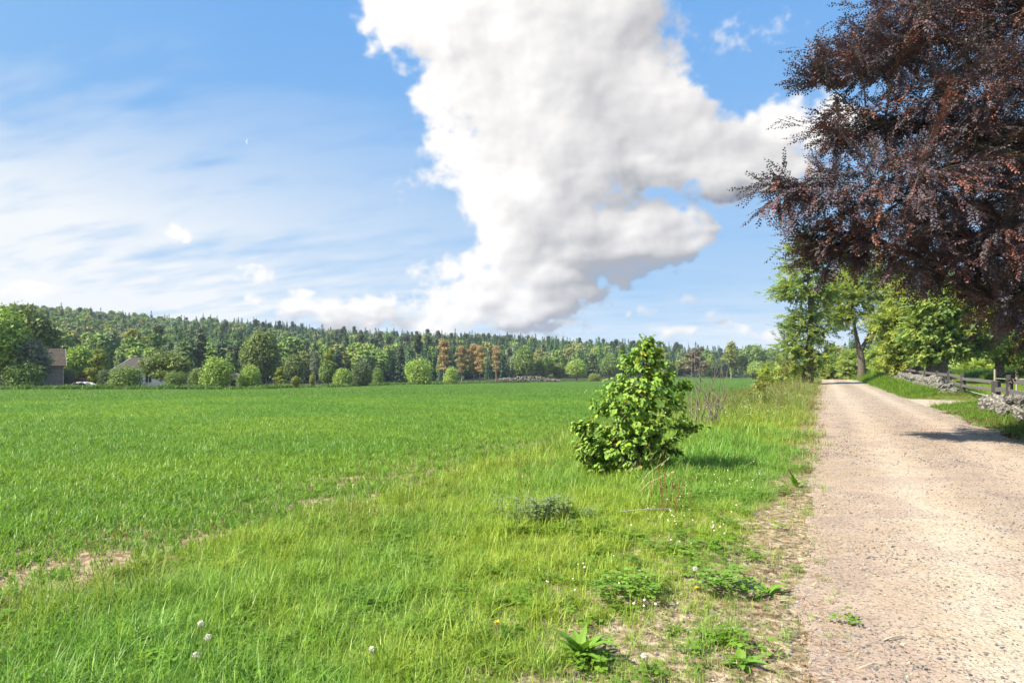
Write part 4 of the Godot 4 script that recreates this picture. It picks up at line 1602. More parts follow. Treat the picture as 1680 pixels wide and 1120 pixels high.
	for q in [["fallen_twig", "thin bleached twig lying in the grass below the sorrel", 1062, 856, 0.55, 0.1, 0.12], ["fallen_twig", "small brown stick lying on the gravel road", 1465, 1061, 0.11, 1.2, 0.045], ["fallen_twig", "thin pinkish twig lying at the rim of the gravel by the clover", 1290, 975, 0.1, 0.3, 0.03]]:
		var o := thing(q[0], q[1], "twig", sighted(q[2], q[3]) + Vector3(0, q[6], 0))
		var g := Geo.new()
		var v := Vector3(q[4], 0.02, -q[4] * 0.1)
		g.tube(PackedVector3Array([-v * 0.5, Vector3(0, 0.012, 0.01), v * 0.5]), PackedFloat32Array([0.006, 0.005, 0.003]), 5, Color.WHITE)
		part("stick", g.mesh(), grey, o)
	# a bare dead shrub and saplings behind the hazel
	var twig := plain(0.85)
	twig.albedo_color = lin(0.17, 0.145, 0.125)
	var ds := thing("dead_shrub", "leafless grey shrub of thin upright stems just right of the hazel bush", "shrub", ahead(1158, 17.0))
	var dg := Geo.new()
	rng.seed = 410
	for i in 15:
		var b := Vector3(rng.randf_range(-0.45, 0.35), -0.1, rng.randf_range(-0.4, 0.4))
		var tip := b + Vector3(rng.randf_range(-0.55, 0.75), rng.randf_range(1.0, 2.25), rng.randf_range(-0.3, 0.3))
		var mid := b.lerp(tip, 0.5) + ball(0.08)
		dg.tube(PackedVector3Array([b, mid, tip]), PackedFloat32Array([0.017, 0.012, 0.004]), 4, Color.WHITE)
		for k in 7:
			var p := mid.lerp(tip, rng.randf()) if k > 2 else b.lerp(mid, rng.randf_range(0.4, 1.0))
			var q := p + (Vector3(rng.randf_range(-1, 1), rng.randf_range(0.2, 1.1), rng.randf_range(-1, 1))).normalized() * rng.randf_range(0.15, 0.6)
			dg.tube(PackedVector3Array([p, p.lerp(q, 0.5) + ball(0.03), q]), PackedFloat32Array([0.007, 0.005, 0.003]), 3, Color.WHITE)
	part("stems", dg.mesh(), twig, ds)
	var ylw: StandardMaterial3D = green.call(0.25, 0.28, 0.04)
	for q in [["sapling", "small sapling with yellowish leaves on the bank, left of the avenue tree", 1245, 27.0, 0.9, 1.25, 71], ["sapling", "yellow-green young tree leaning over the bank at the avenue tree's foot", 1285, 38.0, 1.6, 2.2, 72]]:
		var o := thing(q[0], q[1], "young tree", ahead(q[2], q[3]))
		var gr := grow([limb([Vector3(0, -0.1, 0), Vector3(0.03, q[5] * 0.5, 0), Vector3(0, q[5], 0)], 0.025, 0.008)], [[Vector3(0, q[5] * 0.72, 0), Vector3(q[4] * 0.45, q[5] * 0.36, q[4] * 0.4)]], 7, 26, q[6], 0.4)
		part("stems", gr["wood"], twig, o)
		var lv := leaves_on(gr["ends"], 4, 0.8, 1.3, 0.6, 0.1, [Color(0.25, 0.28, 0.045), Color(0.2, 0.26, 0.045), Color(0.30, 0.25, 0.07)], q[6], 0.6)
		scatter("foliage", sprig(7, 0.2, 0.07, 0.6, q[6]), leafm, lv[0], lv[1], o)
	# umbel flowers on the bank by the avenue
	var um: Array[Transform3D] = []
	var ut := PackedColorArray()
	rng.seed = 420
	for i in 170:
		var p := road_point(rng.randf_range(16.0, 60.0), rng.randf_range(-4.0, -0.6))
		um.append(Transform3D(spun(rng.randf_range(0.03, 0.06), 0.3) * Basis.from_scale(Vector3(1, 0.4, 1)), p + Vector3(0, rng.randf_range(0.35, 0.6), 0)))
		ut.append(tint(Color(0.55, 0.56, 0.48), 0.15, 0.04))
	stuff("cow_parsley_flowers", "scattered small white umbels over the tall grass on the upper bank", "flowers", flower_head(false), plain(0.9), um, ut)


# ------------------------------------------------------------------ the avenue along the road
func avenue_tree(called: String, label: String, px: float, d: float, limbs: Array, lobes: Array, hubs: int, tips: int, per: int, cols: Array, sd: int, bark: Material, leaf: float) -> void:
	var base := ahead(px, d)
	var k := d / 1120.0
	var tree := thing(called, label, "tree", base)
	var ls := []
	for l in limbs:
		var p := []
		for q in l[0]:
			p.append(Vector3((q[0] - px) * k, EYE - (q[1] - 620.0) * k - base.y, q[2] if q.size() > 2 else 0.0))
		p[0].y = p[0].y if l.size() > 3 else -0.3
		ls.append(limb(p, l[1], l[2]))
	var lo := []
	for l in lobes:
		lo.append([Vector3((l[0] - px) * k, EYE - (l[1] - 620.0) * k - base.y, l[4] if l.size() > 4 else 0.0), Vector3(l[2] * k, l[3] * k, l[2] * k * 0.9), 1.0])
	var gr := grow(ls, lo, hubs, tips, sd, 1.2, 0.2)
	part("branches", gr["wood"], bark, tree)
	var lv := leaves_on(gr["ends"], per, 0.7, 1.25, 0.75, 0.2, cols, sd + 1, 1.0)
	scatter("foliage", sprig(9, 0.5, leaf, 0.8, sd + 2, true, 0.7), leafy(0.5, 1.1, 0.4), lv[0], lv[1], tree)


func build_avenue(bark: Material) -> void:
	var g1 := [Color(0.326, 0.451, 0.143), Color(0.244, 0.375, 0.143), Color(0.438, 0.531, 0.143)]
	var g2 := [Color(0.516, 0.573, 0.128), Color(0.393, 0.500, 0.128), Color(0.299, 0.409, 0.143)]
	avenue_tree("lime_tree", "tall avenue tree left of the road, its dark trunk half hidden by leafy shoots", 1325, 58.0,
		[[[[1325, 622], [1327, 590], [1331, 545], [1330, 480], [1322, 425]], 0.42, 0.12]],
		[[1320, 440, 45, 30], [1300, 475, 45, 28], [1345, 480, 40, 30], [1330, 520, 48, 28], [1300, 530, 34, 24], [1300, 570, 34, 26], [1335, 580, 38, 26], [1350, 545, 30, 28], [1280, 480, 25, 14], [1295, 600, 22, 14], [1320, 400, 40, 26], [1330, 605, 18, 12]], 60, 620, 6, g1, 201, bark, 0.15)
	avenue_tree("maple_tree", "forked grey-trunked avenue tree right of the road crest", 1415, 74.0,
		[[[[1415, 613], [1414, 592], [1411, 574]], 0.38, 0.34], [[[1411, 576], [1406, 556], [1401, 525], [1395, 470]], 0.24, 0.09, 1], [[[1412, 576], [1422, 558], [1438, 525], [1460, 470]], 0.22, 0.08, 1]],
		[[1390, 490, 50, 30], [1430, 470, 55, 30], [1460, 510, 50, 35], [1395, 522, 36, 20], [1372, 515, 30, 22], [1450, 535, 30, 18], [1480, 470, 40, 30], [1420, 430, 50, 30], [1370, 470, 35, 25], [1400, 460, 40, 30]], 60, 1000, 7, g2, 211, bark, 0.16)
	avenue_tree("maple_tree", "leafy avenue tree with a slim dark trunk behind the far end of the plank fence", 1504, 54.0,
		[[[[1504, 612], [1505, 585], [1508, 540], [1515, 480]], 0.3, 0.12]],
		[[1490, 500, 50, 35], [1530, 490, 45, 35], [1480, 550, 34, 28], [1465, 580, 25, 20], [1500, 540, 40, 28], [1520, 460, 50, 25], [1460, 530, 30, 30], [1478, 600, 26, 12]], 50, 900, 7, g2, 221, bark, 0.15)
	avenue_tree("maple_tree", "broad old avenue tree with a thick double trunk behind the plank fence", 1537, 46.0,
		[[[[1530, 610], [1531, 580], [1528, 530], [1520, 470]], 0.36, 0.14], [[[1544, 610], [1545, 580], [1556, 530], [1575, 480]], 0.4, 0.14]],
		[[1530, 500, 45, 35], [1570, 520, 45, 30], [1600, 540, 36, 22], [1505, 545, 30, 26], [1560, 570, 32, 14], [1600, 575, 26, 10], [1580, 480, 50, 30], [1520, 580, 24, 14], [1625, 560, 22, 16], [1545, 545, 40, 18]], 60, 1000, 7, g1, 231, bark, 0.14)
	avenue_tree("lime_tree", "shady avenue tree at the right behind the fence, under the copper beech", 1640, 50.0,
		[[[[1640, 610], [1641, 580], [1650, 530]], 0.3, 0.12]],
		[[1640, 540, 45, 25], [1680, 560, 40, 24], [1720, 540, 50, 30], [1610, 570, 26, 14], [1660, 585, 36, 12], [1690, 500, 60, 30], [1600, 520, 40, 30]], 40, 700, 7, g1, 241, bark, 0.14)
	# shrubs around the crest and behind the fence
	var sh := [Color(0.516, 0.612, 0.143), Color(0.408, 0.531, 0.143), Color(0.326, 0.451, 0.178)]
	for q in [["shrub", "bright green shrub thicket at the road's crest, with a pale thin stem", 1365, 92.0, 1368, 603, 20, 20, 301], ["shrub", "tall light green bush between the road crest and the forked tree", 1392, 88.0, 1394, 595, 16, 24, 302],
			["shrub", "yellow-green bush behind the stone wall between the forked tree and the fence", 1460, 64.0, 1462, 597, 22, 16, 303], ["shrub", "bright bush in the meadow behind the two-bar gate", 1652, 62.0, 1652, 600, 22, 14, 304],
			["shrub", "light green bush in the meadow left of the tall stake", 1600, 66.0, 1602, 602, 24, 10, 305], ["shrub", "bushy dark shrub at the foot of the lime left of the road", 1296, 66.0, 1296, 612, 20, 13, 306],
			["shrub", "rounded green bush on the far bank left of the avenue", 1262, 75.0, 1264, 612, 14, 14, 307], ["shrub", "dense dark bush behind the shady lime at the right edge", 1690, 60.0, 1692, 596, 30, 20, 308], ["shrub", "shaded bush behind the trunk of the forked tree", 1437, 84.0, 1440, 590, 22, 24, 309]]:
		avenue_tree(q[0], q[1], q[2], q[3], [[[[q[2], 622], [q[2] + 2, q[5] + 8], [q[2], q[5] - 6]], 0.08, 0.03], [[[q[2] + 3, 622], [q[2] + 8, q[5] + 4], [q[2] + 10, q[5] - 8]], 0.06, 0.02]], [[q[4], q[5], q[6], q[7]], [q[4] + q[6] * 0.4, q[5] + q[7] * 0.4, q[6] * 0.7, q[7] * 0.6], [q[4] - q[6] * 0.4, q[5] + q[7] * 0.45, q[6] * 0.7, q[7] * 0.6]], 20, 330, 7, sh if q[7] != 20 else g1, q[8], bark, 0.14)


# ------------------------------------------------------------------ trees beyond the field
var protos := {}

func build_protos() -> void:
	var V := func(a: float, b: float, c: float) -> Vector3: return Vector3(a, b, c)
	# name: [crown, trunk, height, width]
	var L := func(list: Array) -> Array:
		var out := []
		for l in list:
			out.append([Vector3(l[0], l[1], l[2]), Vector3(l[3], l[4], l[5])])
		return out
	var round := [[0, 6.2, 0, 3.4, 3.0, 3.2], [1.6, 5.0, 0.5, 2.4, 2.2, 2.4], [-1.8, 5.2, -0.3, 2.4, 2.3, 2.4], [0.3, 7.9, 0.2, 2.2, 1.7, 2.2], [-0.6, 4.0, 1.4, 2.4, 1.8, 1.8], [0.8, 3.2, -1.0, 2.4, 1.6, 2.2]]
	protos["round"] = [crown_mesh(L.call(round), 5200, 0.30, 1001), bole(5.5, 0.28, 1, 7, 0.04, Color.WHITE, 6, 2.5), 9.7, 8.2]
	protos["spread"] = [crown_mesh(L.call([[-2.6, 5.6, 0, 2.4, 1.9, 2.2], [0.2, 6.6, 0.3, 2.7, 2.1, 2.4], [2.7, 5.4, -0.2, 2.5, 1.9, 2.2], [-1.4, 4.2, 1.0, 2.0, 1.4, 1.6], [1.5, 4.1, 0.9, 2.0, 1.4, 1.6], [0.2, 3.2, -0.8, 2.4, 1.4, 1.8], [-3.4, 4.0, 0, 1.5, 1.3, 1.5], [3.7, 4.0, 0.2, 1.4, 1.3, 1.4]]), 5200, 0.28, 1002), bole(5.0, 0.26, 2, 7, 0.05, Color.WHITE, 7, 2.6), 8.8, 10.2]
	protos["oval"] = [crown_mesh(L.call([[0, 5.5, 0, 2.3, 3.6, 2.2], [0.6, 8.0, 0.1, 1.6, 2.0, 1.6], [-0.7, 3.6, 0.4, 1.9, 1.9, 1.8], [0.8, 3.6, -0.4, 1.8, 2.0, 1.8], [-0.4, 9.2, -0.2, 1.0, 1.2, 1.0]]), 4600, 0.28, 1003), bole(6.5, 0.2, 3, 7, 0.04, Color.WHITE, 5, 1.6), 10.4, 4.8]
	protos["loose"] = [crown_mesh(L.call([[-0.8, 3.6, 0.2, 1.2, 0.9, 1.1], [0.9, 4.4, -0.2, 1.2, 0.9, 1.1], [-0.4, 5.6, 0.4, 1.1, 0.9, 1.1], [0.6, 6.8, 0, 1.1, 0.9, 1.0], [-0.5, 7.9, -0.3, 0.9, 0.9, 0.9], [0.2, 9.0, 0.1, 0.8, 0.9, 0.8], [0.8, 2.6, 0.4, 1.0, 0.8, 1.0]]), 2600, 0.26, 1004, 0.9, 0.5), bole(8.2, 0.14, 4, 6, 0.03, Color.WHITE, 9, 1.4), 9.8, 4.0]
	protos["bush"] = [crown_mesh(L.call([[0, 1.9, 0, 2.2, 2.0, 2.1], [0.7, 2.6, 0.3, 1.6, 1.5, 1.6], [-0.8, 2.3, -0.2, 1.6, 1.6, 1.6], [0.1, 1.0, 0.6, 2.2, 1.1, 1.8]]), 4600, 0.15, 1005, 0.8, 0.25), bole(2.2, 0.10, 5, 6, 0.1, Color.WHITE, 6, 1.4), 4.1, 4.7]
	protos["egg"] = [crown_mesh(L.call([[0, 2.3, 0, 1.75, 2.3, 1.7], [0.1, 3.2, 0.1, 1.2, 1.5, 1.2], [0, 1.1, 0.3, 1.5, 1.2, 1.4]]), 4200, 0.14, 1006, 0.8, 0.2), bole(2.5, 0.09, 6, 6, 0.05, Color.WHITE, 5, 1.0), 4.7, 3.5]
	protos["vase"] = [crown_mesh(L.call([[-0.5, 2.2, 0, 0.75, 1.0, 0.7], [0.5, 2.3, 0.1, 0.75, 1.0, 0.7], [0, 1.5, 0, 0.7, 1.2, 0.7], [0.1, 2.9, -0.1, 0.6, 0.7, 0.6]]), 2600, 0.13, 1007, 0.8, 0.4), bole(1.6, 0.07, 7, 6, 0.05, Color.WHITE, 4, 0.8), 3.5, 2.4]
	protos["birch"] = [crown_mesh(L.call([[0, 9.0, 0, 2.0, 4.2, 1.9], [0.7, 6.6, 0.4, 1.7, 2.6, 1.7], [-0.8, 7.0, -0.3, 1.7, 2.6, 1.7], [0.1, 12.2, 0, 1.2, 2.0, 1.2]]), 3400, 0.30, 1008, 0.9, 0.45), bole(11.0, 0.15, 8, 6, 0.02, Color.WHITE, 4, 1.5), 14.2, 5.0]
	protos["pine"] = [crown_mesh(L.call([[0.2, 13.6, 0, 1.6, 1.4, 1.5], [-1.3, 12.2, 0.4, 1.5, 0.9, 1.3], [1.4, 11.4, -0.3, 1.6, 0.8, 1.3], [-0.8, 10.2, -0.6, 1.7, 0.8, 1.4], [1.0, 9.0, 0.6, 1.7, 0.7, 1.4], [-1.5, 8.2, 0.2, 1.7, 0.8, 1.4], [0.6, 7.2, -0.6, 1.8, 0.7, 1.4], [-0.4, 6.0, 0.5, 1.7, 0.6, 1.3], [1.0, 5.0, 0.2, 1.4, 0.5, 1.2], [0, 12, 0, 1.2, 2.4, 1.2]]), 3400, 0.24, 1009, 0.8, 0.5), bole(13.0, 0.2, 9, 7, 0.015, Color.WHITE, 9, 2.0), 15.0, 5.6]
	protos["spruce"] = [spruce_mesh(15.0, 3.5, 28, 1010, 1), bole(13.0, 0.2, 10, 6, 0.0), 15.4, 5.2]
	protos["slim_spruce"] = [spruce_mesh(16.5, 2.8, 30, 1011, 1), bole(15.0, 0.2, 11, 6, 0.0), 17.4, 4.2]
	protos["thin_pine"] = [crown_mesh(L.call([[0, 14.2, 0, 1.4, 1.8, 1.4], [0.8, 12.2, 0.3, 1.3, 1.3, 1.2], [-0.8, 11.4, -0.2, 1.4, 1.3, 1.3], [0.1, 9.8, 0.4, 1.5, 1.2, 1.3]]), 700, 0.5, 1012, 0.8, 0.5), bole(13.5, 0.17, 12, 6, 0.01), 16.0, 4.0]
	protos["far_round"] = [crown_mesh(L.call([[0, 8.0, 0, 3.4, 4.2, 3.4], [1.6, 6.0, 0.6, 2.4, 3.2, 2.4], [-1.6, 6.4, -0.5, 2.4, 3.2, 2.4], [0.2, 11.0, 0.2, 2.2, 2.2, 2.2]]), 1500, 0.62, 1013), bole(7.0, 0.22, 13, 5, 0.02), 13.4, 8.0]
	protos["far_oval"] = [crown_mesh(L.call([[0, 7.6, 0, 2.3, 5.0, 2.3], [0.7, 5.2, 0.4, 2.0, 3.0, 2.0], [-0.6, 11.0, 0, 1.6, 2.4, 1.6]]), 1200, 0.58, 1014), bole(7.0, 0.2, 14, 5, 0.02), 13.6, 5.4]


var leaf_mats := {}

func leaf_mat(c: Color, through := 0.75) -> StandardMaterial3D:
	var key := "%.3f %.3f %.3f" % [c.r, c.g, c.b]
	if not leaf_mats.has(key):
		var m := leafy(0.6, through, 0.35)
		m.albedo_color = lin(c.r, c.g, c.b)
		leaf_mats[key] = m
	return leaf_mats[key]


func far_tree(called: String, label: String, category: String, kind: String, px: float, d: float, top: float, wide: float, c: Color, bark: Material, group := "", sink := 0.0) -> void:
	var base := ahead(px, d)
	var p: Array = protos[kind]
	var high := EYE + (620.0 - top) / 1120.0 * d - base.y
	var sy: float = high / p[2]
	var sx: float = wide / 1120.0 * d / p[3]
	var o := thing(called, label, category, base - Vector3(0, sink, 0), rng.randf() * TAU, group)
	part("crown", p[0], leaf_mat(c), o, Transform3D(Basis.from_scale(Vector3(sx, sy, sx)), Vector3.ZERO))
	part("trunk", p[1], bark, o, Transform3D(Basis.from_scale(Vector3(sx, sy, sx)), Vector3.ZERO))


func build_far_trees(bark: Material, pale_bark: Material, pine_bark: Material) -> void:
	rng.seed = 500
	var G := Color(0.173, 0.262, 0.077)       # mid green
	var B := Color(0.283, 0.410, 0.092)       # bright
	var Y := Color(0.230, 0.280, 0.060)       # yellowish
	var D := Color(0.106, 0.164, 0.077)       # dark
	var O := Color(0.168, 0.228, 0.072)       # olive
	var Q := Color(0.184, 0.223, 0.157)       # greyish
	var R := Color(0.36, 0.275, 0.14)       # tan
	for q in [
		["broadleaf_tree", "tall bright green tree at the left edge of the picture beside the barn", "tree", "round", -8, 90, 500, 120, B],
		["broadleaf_tree", "big dark olive tree behind the tall bright tree at the left edge", "tree", "round", 42, 118, 496, 100, O],
		["broadleaf_tree", "grey-green tree covering the left side of the weathered barn", "tree", "round", 50, 91, 556, 70, Q],
		["bush", "low light green bush at the foot of the grey-green tree by the barn", "bush", "bush", 38, 88, 594, 60, G],
		["lilac_bush", "small greyish lilac bush just right of the barn corner", "bush", "bush", 112, 100, 604, 22, Q],
		["broadleaf_tree", "bright green round tree behind, between barn and white house", "tree", "round", 128, 128, 566, 60, B],
		["broadleaf_tree", "paler green round tree right of the bright one, above the car", "tree", "round", 160, 136, 572, 50, G],
		["young_tree", "yellowish loose-crowned tree left of the round bush", "tree", "loose", 161, 98, 573, 40, Y],
		["bush", "dark bush squeezed between the yellowish tree and the round bush", "bush", "bush", 176, 95, 604, 30, D],
		["bush", "large dense round bush in front of the white house's left end", "bush", "bush", 207, 89, 599, 58, G],
		["broadleaf_tree", "wide spreading olive-green tree before the white house", "tree", "spread", 272, 98, 574, 92, O],
		["bush", "small green bush under the spreading tree by the porch", "bush", "bush", 288, 93, 608, 34, G],
		["bush", "narrow green bush between the spreading tree and the tall egg-shaped bush", "bush", "egg", 322, 93, 604, 28, G],
		["bush", "tall broad egg-shaped bush at the field edge right of the house", "bush", "egg", 355, 92, 586, 54, B],
		["bush", "light bush with two lobes right of the beige shed", "bush", "bush", 410, 94, 599, 38, B],
		["bush", "small dark bush in front of the beige shed's right side", "bush", "bush", 398, 98, 612, 22, G],
		["broadleaf_tree", "tall open-crowned tree rising behind the two-lobed bush", "tree", "round", 428, 150, 541, 66, O],
		["broadleaf_tree", "olive round tree behind the slender sapling", "tree", "round", 482, 165, 580, 42, O],
		["young_tree", "slender sapling in the pale grass strip", "tree", "loose", 459, 102, 602, 26, Y],
		["bush", "small vase-shaped bright bush at the field edge, left of two", "bush", "vase", 485, 96, 617, 20, Y],
		["bush", "smallest vase-shaped bright bush at the field edge, right of two", "bush", "vase", 512, 104, 614, 15, Y],
		["birch_tree", "slim tree with a pale thin trunk before the dark wood", "tree", "birch", 517, 175, 575, 22, Q],
		["young_tree", "tall yellowish tree behind the row of egg-shaped bushes", "tree", "loose", 541, 140, 572, 34, Y],
		["broadleaf_tree", "rounded green tree below the tall yellowish one", "tree", "oval", 538, 132, 590, 28, G],
		["bush", "light bush left of the big egg-shaped bush", "bush", "egg", 562, 120, 604, 32, B],
		["bush", "dark green egg-shaped clipped-looking bush, largest of the row", "bush", "egg", 594, 124, 594, 34, D],
		["bush", "small egg-shaped bush at the right end of the row", "bush", "egg", 619, 140, 604, 20, G],
		["broadleaf_tree", "round-topped small tree alone at the field's far edge", "tree", "bush", 687, 158, 587, 46, B],
		["bush", "bright light green bush in front of the tan pines", "bush", "bush", 741, 172, 601, 28, B],
		["pine_tree", "tan-crowned pine, tallest and leftmost of the pines", "tree", "pine", 728, 192, 555, 34, R],
		["pine_tree", "tan pine standing second from the left, close to the double pair", "tree", "pine", 758, 198, 566, 28, R],
		["pine_tree", "tan pine with a bent bare trunk, left of the close pair", "tree", "pine", 777, 200, 563, 28, R],
		["pine_tree", "light-trunked tan pine, right of the close pair", "tree", "pine", 787, 196, 566, 24, R],
		["pine_tree", "slim tan pine standing alone by the stone pile", "tree", "pine", 814, 205, 566, 24, R],
		["willow_tree", "light green tree behind the left half of the stone pile", "tree", "round", 860, 232, 567, 42, G],
		["broadleaf_tree", "green round tree behind the middle of the stone pile", "tree", "round", 893, 236, 582, 36, G],
		["broadleaf_tree", "darker small tree behind the right half of the stone pile", "tree", "round", 916, 240, 596, 28, O],
		["broadleaf_tree", "rounded tree right of the stone pile with light rim", "tree", "round", 946, 236, 588, 38, B],
		["bush", "small bright bush at the field edge left of the hazel", "bush", "bush", 976, 232, 612, 22, Y],
		["broadleaf_tree", "soft green tree seen beyond the hazel's left shoulder", "tree", "round", 1000, 262, 582, 38, G],
		["broadleaf_tree", "green tree behind the hazel's right shoulder", "tree", "round", 1090, 300, 588, 40, G],
		["dead_tree", "brownish thin-twigged tree behind the leafless shrub", "tree", "loose", 1140, 300, 574, 44, Color(0.17, 0.145, 0.095)],
		["broadleaf_tree", "dark round tree with a light rim at the field's far right edge", "tree", "round", 1181, 306, 588, 34, D],
		["ash_tree", "sparse tree with a bare pale trunk at the field's far right edge", "tree", "birch", 1200, 312, 559, 30, Y],
		["broadleaf_tree", "largest round green tree at the field's far right edge", "tree", "round", 1236, 318, 565, 58, G],
		["broadleaf_tree", "light green tree in front of the largest round one", "tree", "round", 1240, 308, 592, 34, B],
		["broadleaf_tree", "green tree right of the largest round tree, by the avenue", "tree", "round", 1268, 330, 570, 40, G],
		["broadleaf_tree", "olive crowned tree left of the dark round one", "tree", "round", 1160, 322, 590, 30, O]]:
		far_tree(q[0], q[1], q[2], q[3], q[4], q[5], q[6], q[7], q[8], pale_bark if q[0] in ["birch_tree", "ash_tree"] else pine_bark if q[0] == "pine_tree" else bark)


func build_forest(bark: Material) -> void:
	rng.seed = 700
	var spots := []
	var front_px := [-400.0, 0.0, 150.0, 300.0, 420.0, 520.0, 700.0, 850.0, 1000.0, 1150.0, 1300.0]
	var front_d := [130.0, 140.0, 150.0, 160.0, 185.0, 200.0, 226.0, 262.0, 285.0, 335.0, 345.0]
	var d := 135.0
	while d < 820.0:
		var gap := 5.2 + d * 0.0042
		var px := -420.0
		while px < 1330.0:
			var a := px + rng.randf_range(0.0, 1.0) * gap / d * 1120.0
			var dd := d + rng.randf_range(-0.5, 0.5) * gap
			if dd > table(front_px, front_d, a):
				spots.append([a, dd])
			px += gap / d * 1120.0
		d += gap
	for i in 150:                                # the spruces beyond the road's crest
		spots.append([rng.randf_range(1330.0, 1760.0), rng.randf_range(150.0, 260.0)])
	var sets := {}
	var kept := {"spruce": 0, "slim_spruce": 0, "far_round": 0, "far_oval": 0, "thin_pine": 0}
	var most := {"spruce": 130, "slim_spruce": 110, "far_round": 150, "far_oval": 90, "thin_pine": 40}
	var says := {"spruce": ["spruce_tree", "dark green spruce in the wood on the hillside behind the field", "broad spruces of the hillside wood"], "slim_spruce": ["spruce_tree", "slender dark spruce in the wood on the hillside behind the field", "slender spruces of the hillside wood"],
		"far_round": ["broadleaf_tree", "rounded broadleaf tree in the wood on the hillside behind the field", "round broadleaf trees of the hillside wood"], "far_oval": ["broadleaf_tree", "upright oval broadleaf tree in the wood on the hillside behind the field", "oval broadleaf trees of the hillside wood"],
		"thin_pine": ["pine_tree", "greyish pine with a thin high crown in the wood on the hillside", "thin pines of the hillside wood"]}
	var greens := [Color(0.176, 0.273, 0.077), Color(0.227, 0.337, 0.083), Color(0.152, 0.229, 0.083), Color(0.254, 0.281, 0.099), Color(0.185, 0.255, 0.140)]
	var darks := [Color(0.051, 0.108, 0.047), Color(0.066, 0.128, 0.055), Color(0.043, 0.092, 0.044)]
	for s in spots:
		var px: float = s[0]
		var dd: float = s[1]
		var p := ahead(px, dd)
		var front := dd - table(front_px, front_d, px)
		var nz := low_noise.get_noise_2d(p.x * 0.25, p.z * 0.25)
		var conifer := lerpf(0.16, 0.72, sst(230.0, 430.0, px + 120.0 * nz))
		if px < 420.0:
			conifer = maxf(conifer, sst(520.0, 660.0, dd) * 0.6 * sst(60.0, 260.0, px))
		if px > 830.0:
			conifer = lerpf(conifer, 0.25, 1.0 - sst(20.0, 50.0, front))
		if px > 1000.0 and front > 20.0:
			conifer = 0.93
		elif front < 18.0 and px > 420.0:
			conifer *= 0.55
		if px > 1330.0:
			conifer = 0.7
		if rng.randf() < 0.3 * sst(0.05, 0.35, nz):
			conifer *= 0.4
		var kind := "far_round"
		var c: Color = greens[rng.randi() % 5]
		if rng.randf() < conifer:
			kind = "spruce" if rng.randf() < 0.5 else "slim_spruce"
			if rng.randf() < 0.16:
				kind = "thin_pine"
			c = darks[rng.randi() % 3] if kind != "thin_pine" else Color(0.085, 0.110, 0.057)
		elif rng.randf() < 0.4:
			kind = "far_oval"
		var high := rng.randf_range(0.62, 1.08) * (0.78 if dd > 540.0 else 1.0) * (0.82 if front < 12.0 else 1.0)
		var wide := high * rng.randf_range(0.85, 1.2)
		var b := Basis(Vector3.UP, rng.randf() * TAU) * Basis.from_scale(Vector3(wide, high, wide))
		if kept[kind] < most[kind] and px > -60.0:
			kept[kind] += 1
			var where: String = "left edge" if px < 30.0 else "beyond the barn" if px < 120.0 else "beyond the white car" if px < 180.0 else "behind the white cottage" if px < 310.0 else "behind the tall egg-shaped bush" if px < 385.0 else "behind the beige shed" if px < 450.0 else "behind the row of fence posts" if px < 550.0 else "behind the row of egg-shaped bushes" if px < 640.0 else "behind the lone round tree" if px < 705.0 else "behind the tan pines" if px < 825.0 else "behind the stone pile" if px < 940.0 else "left of the hazel" if px < 1010.0 else "behind the hazel" if px < 1120.0 else "behind the leafless shrub" if px < 1190.0 else "left of the avenue" if px < 1330.0 else "beyond the road crest"
			if where == "left edge":
				where = "at the left edge"
			var row: String = "front row" if front < 9.0 else "lower slope" if front < 60.0 else "upper slope"
			var size: String = ("tall " if high > 0.92 else "small " if high < 0.74 else "")
			var kinds: Dictionary = {"spruce": "broad dark spruce", "slim_spruce": "slender dark spruce", "far_round": "rounded broadleaf tree", "far_oval": "upright oval broadleaf tree", "thin_pine": "greyish high-crowned pine"}
			var o := thing(says[kind][0], "%s%s in the wood's %s %s" % [size, kinds[kind], row, where], "tree", p, 0.0, "%s%s trees of the wood's %s %s" % [size, kinds[kind].get_slice(" ", 0), row, where])
			part("crown", protos[kind][0], leaf_mat(c), o, Transform3D(b, Vector3.ZERO))
			part("trunk", protos[kind][1], bark, o, Transform3D(b, Vector3.ZERO))
			continue
		if not sets.has(kind):
			var sp: Array[Transform3D] = []
			sets[kind] = [sp, PackedColorArray()]
		sets[kind][0].append(Transform3D(b, p))
		sets[kind][1].append(tint(c, 0.15, 0.08))
	var wood := thing("forest", "mixed wood of spruce and broadleaf trees covering the hill behind", "forest", Vector3.ZERO)
	wood.set_meta("kind", "stuff")
	for kind in sets:
		scatter(says[kind][0] + "s", protos[kind][0], leafy(0.6, 0.7, 0.3), sets[kind][0], sets[kind][1], wood)


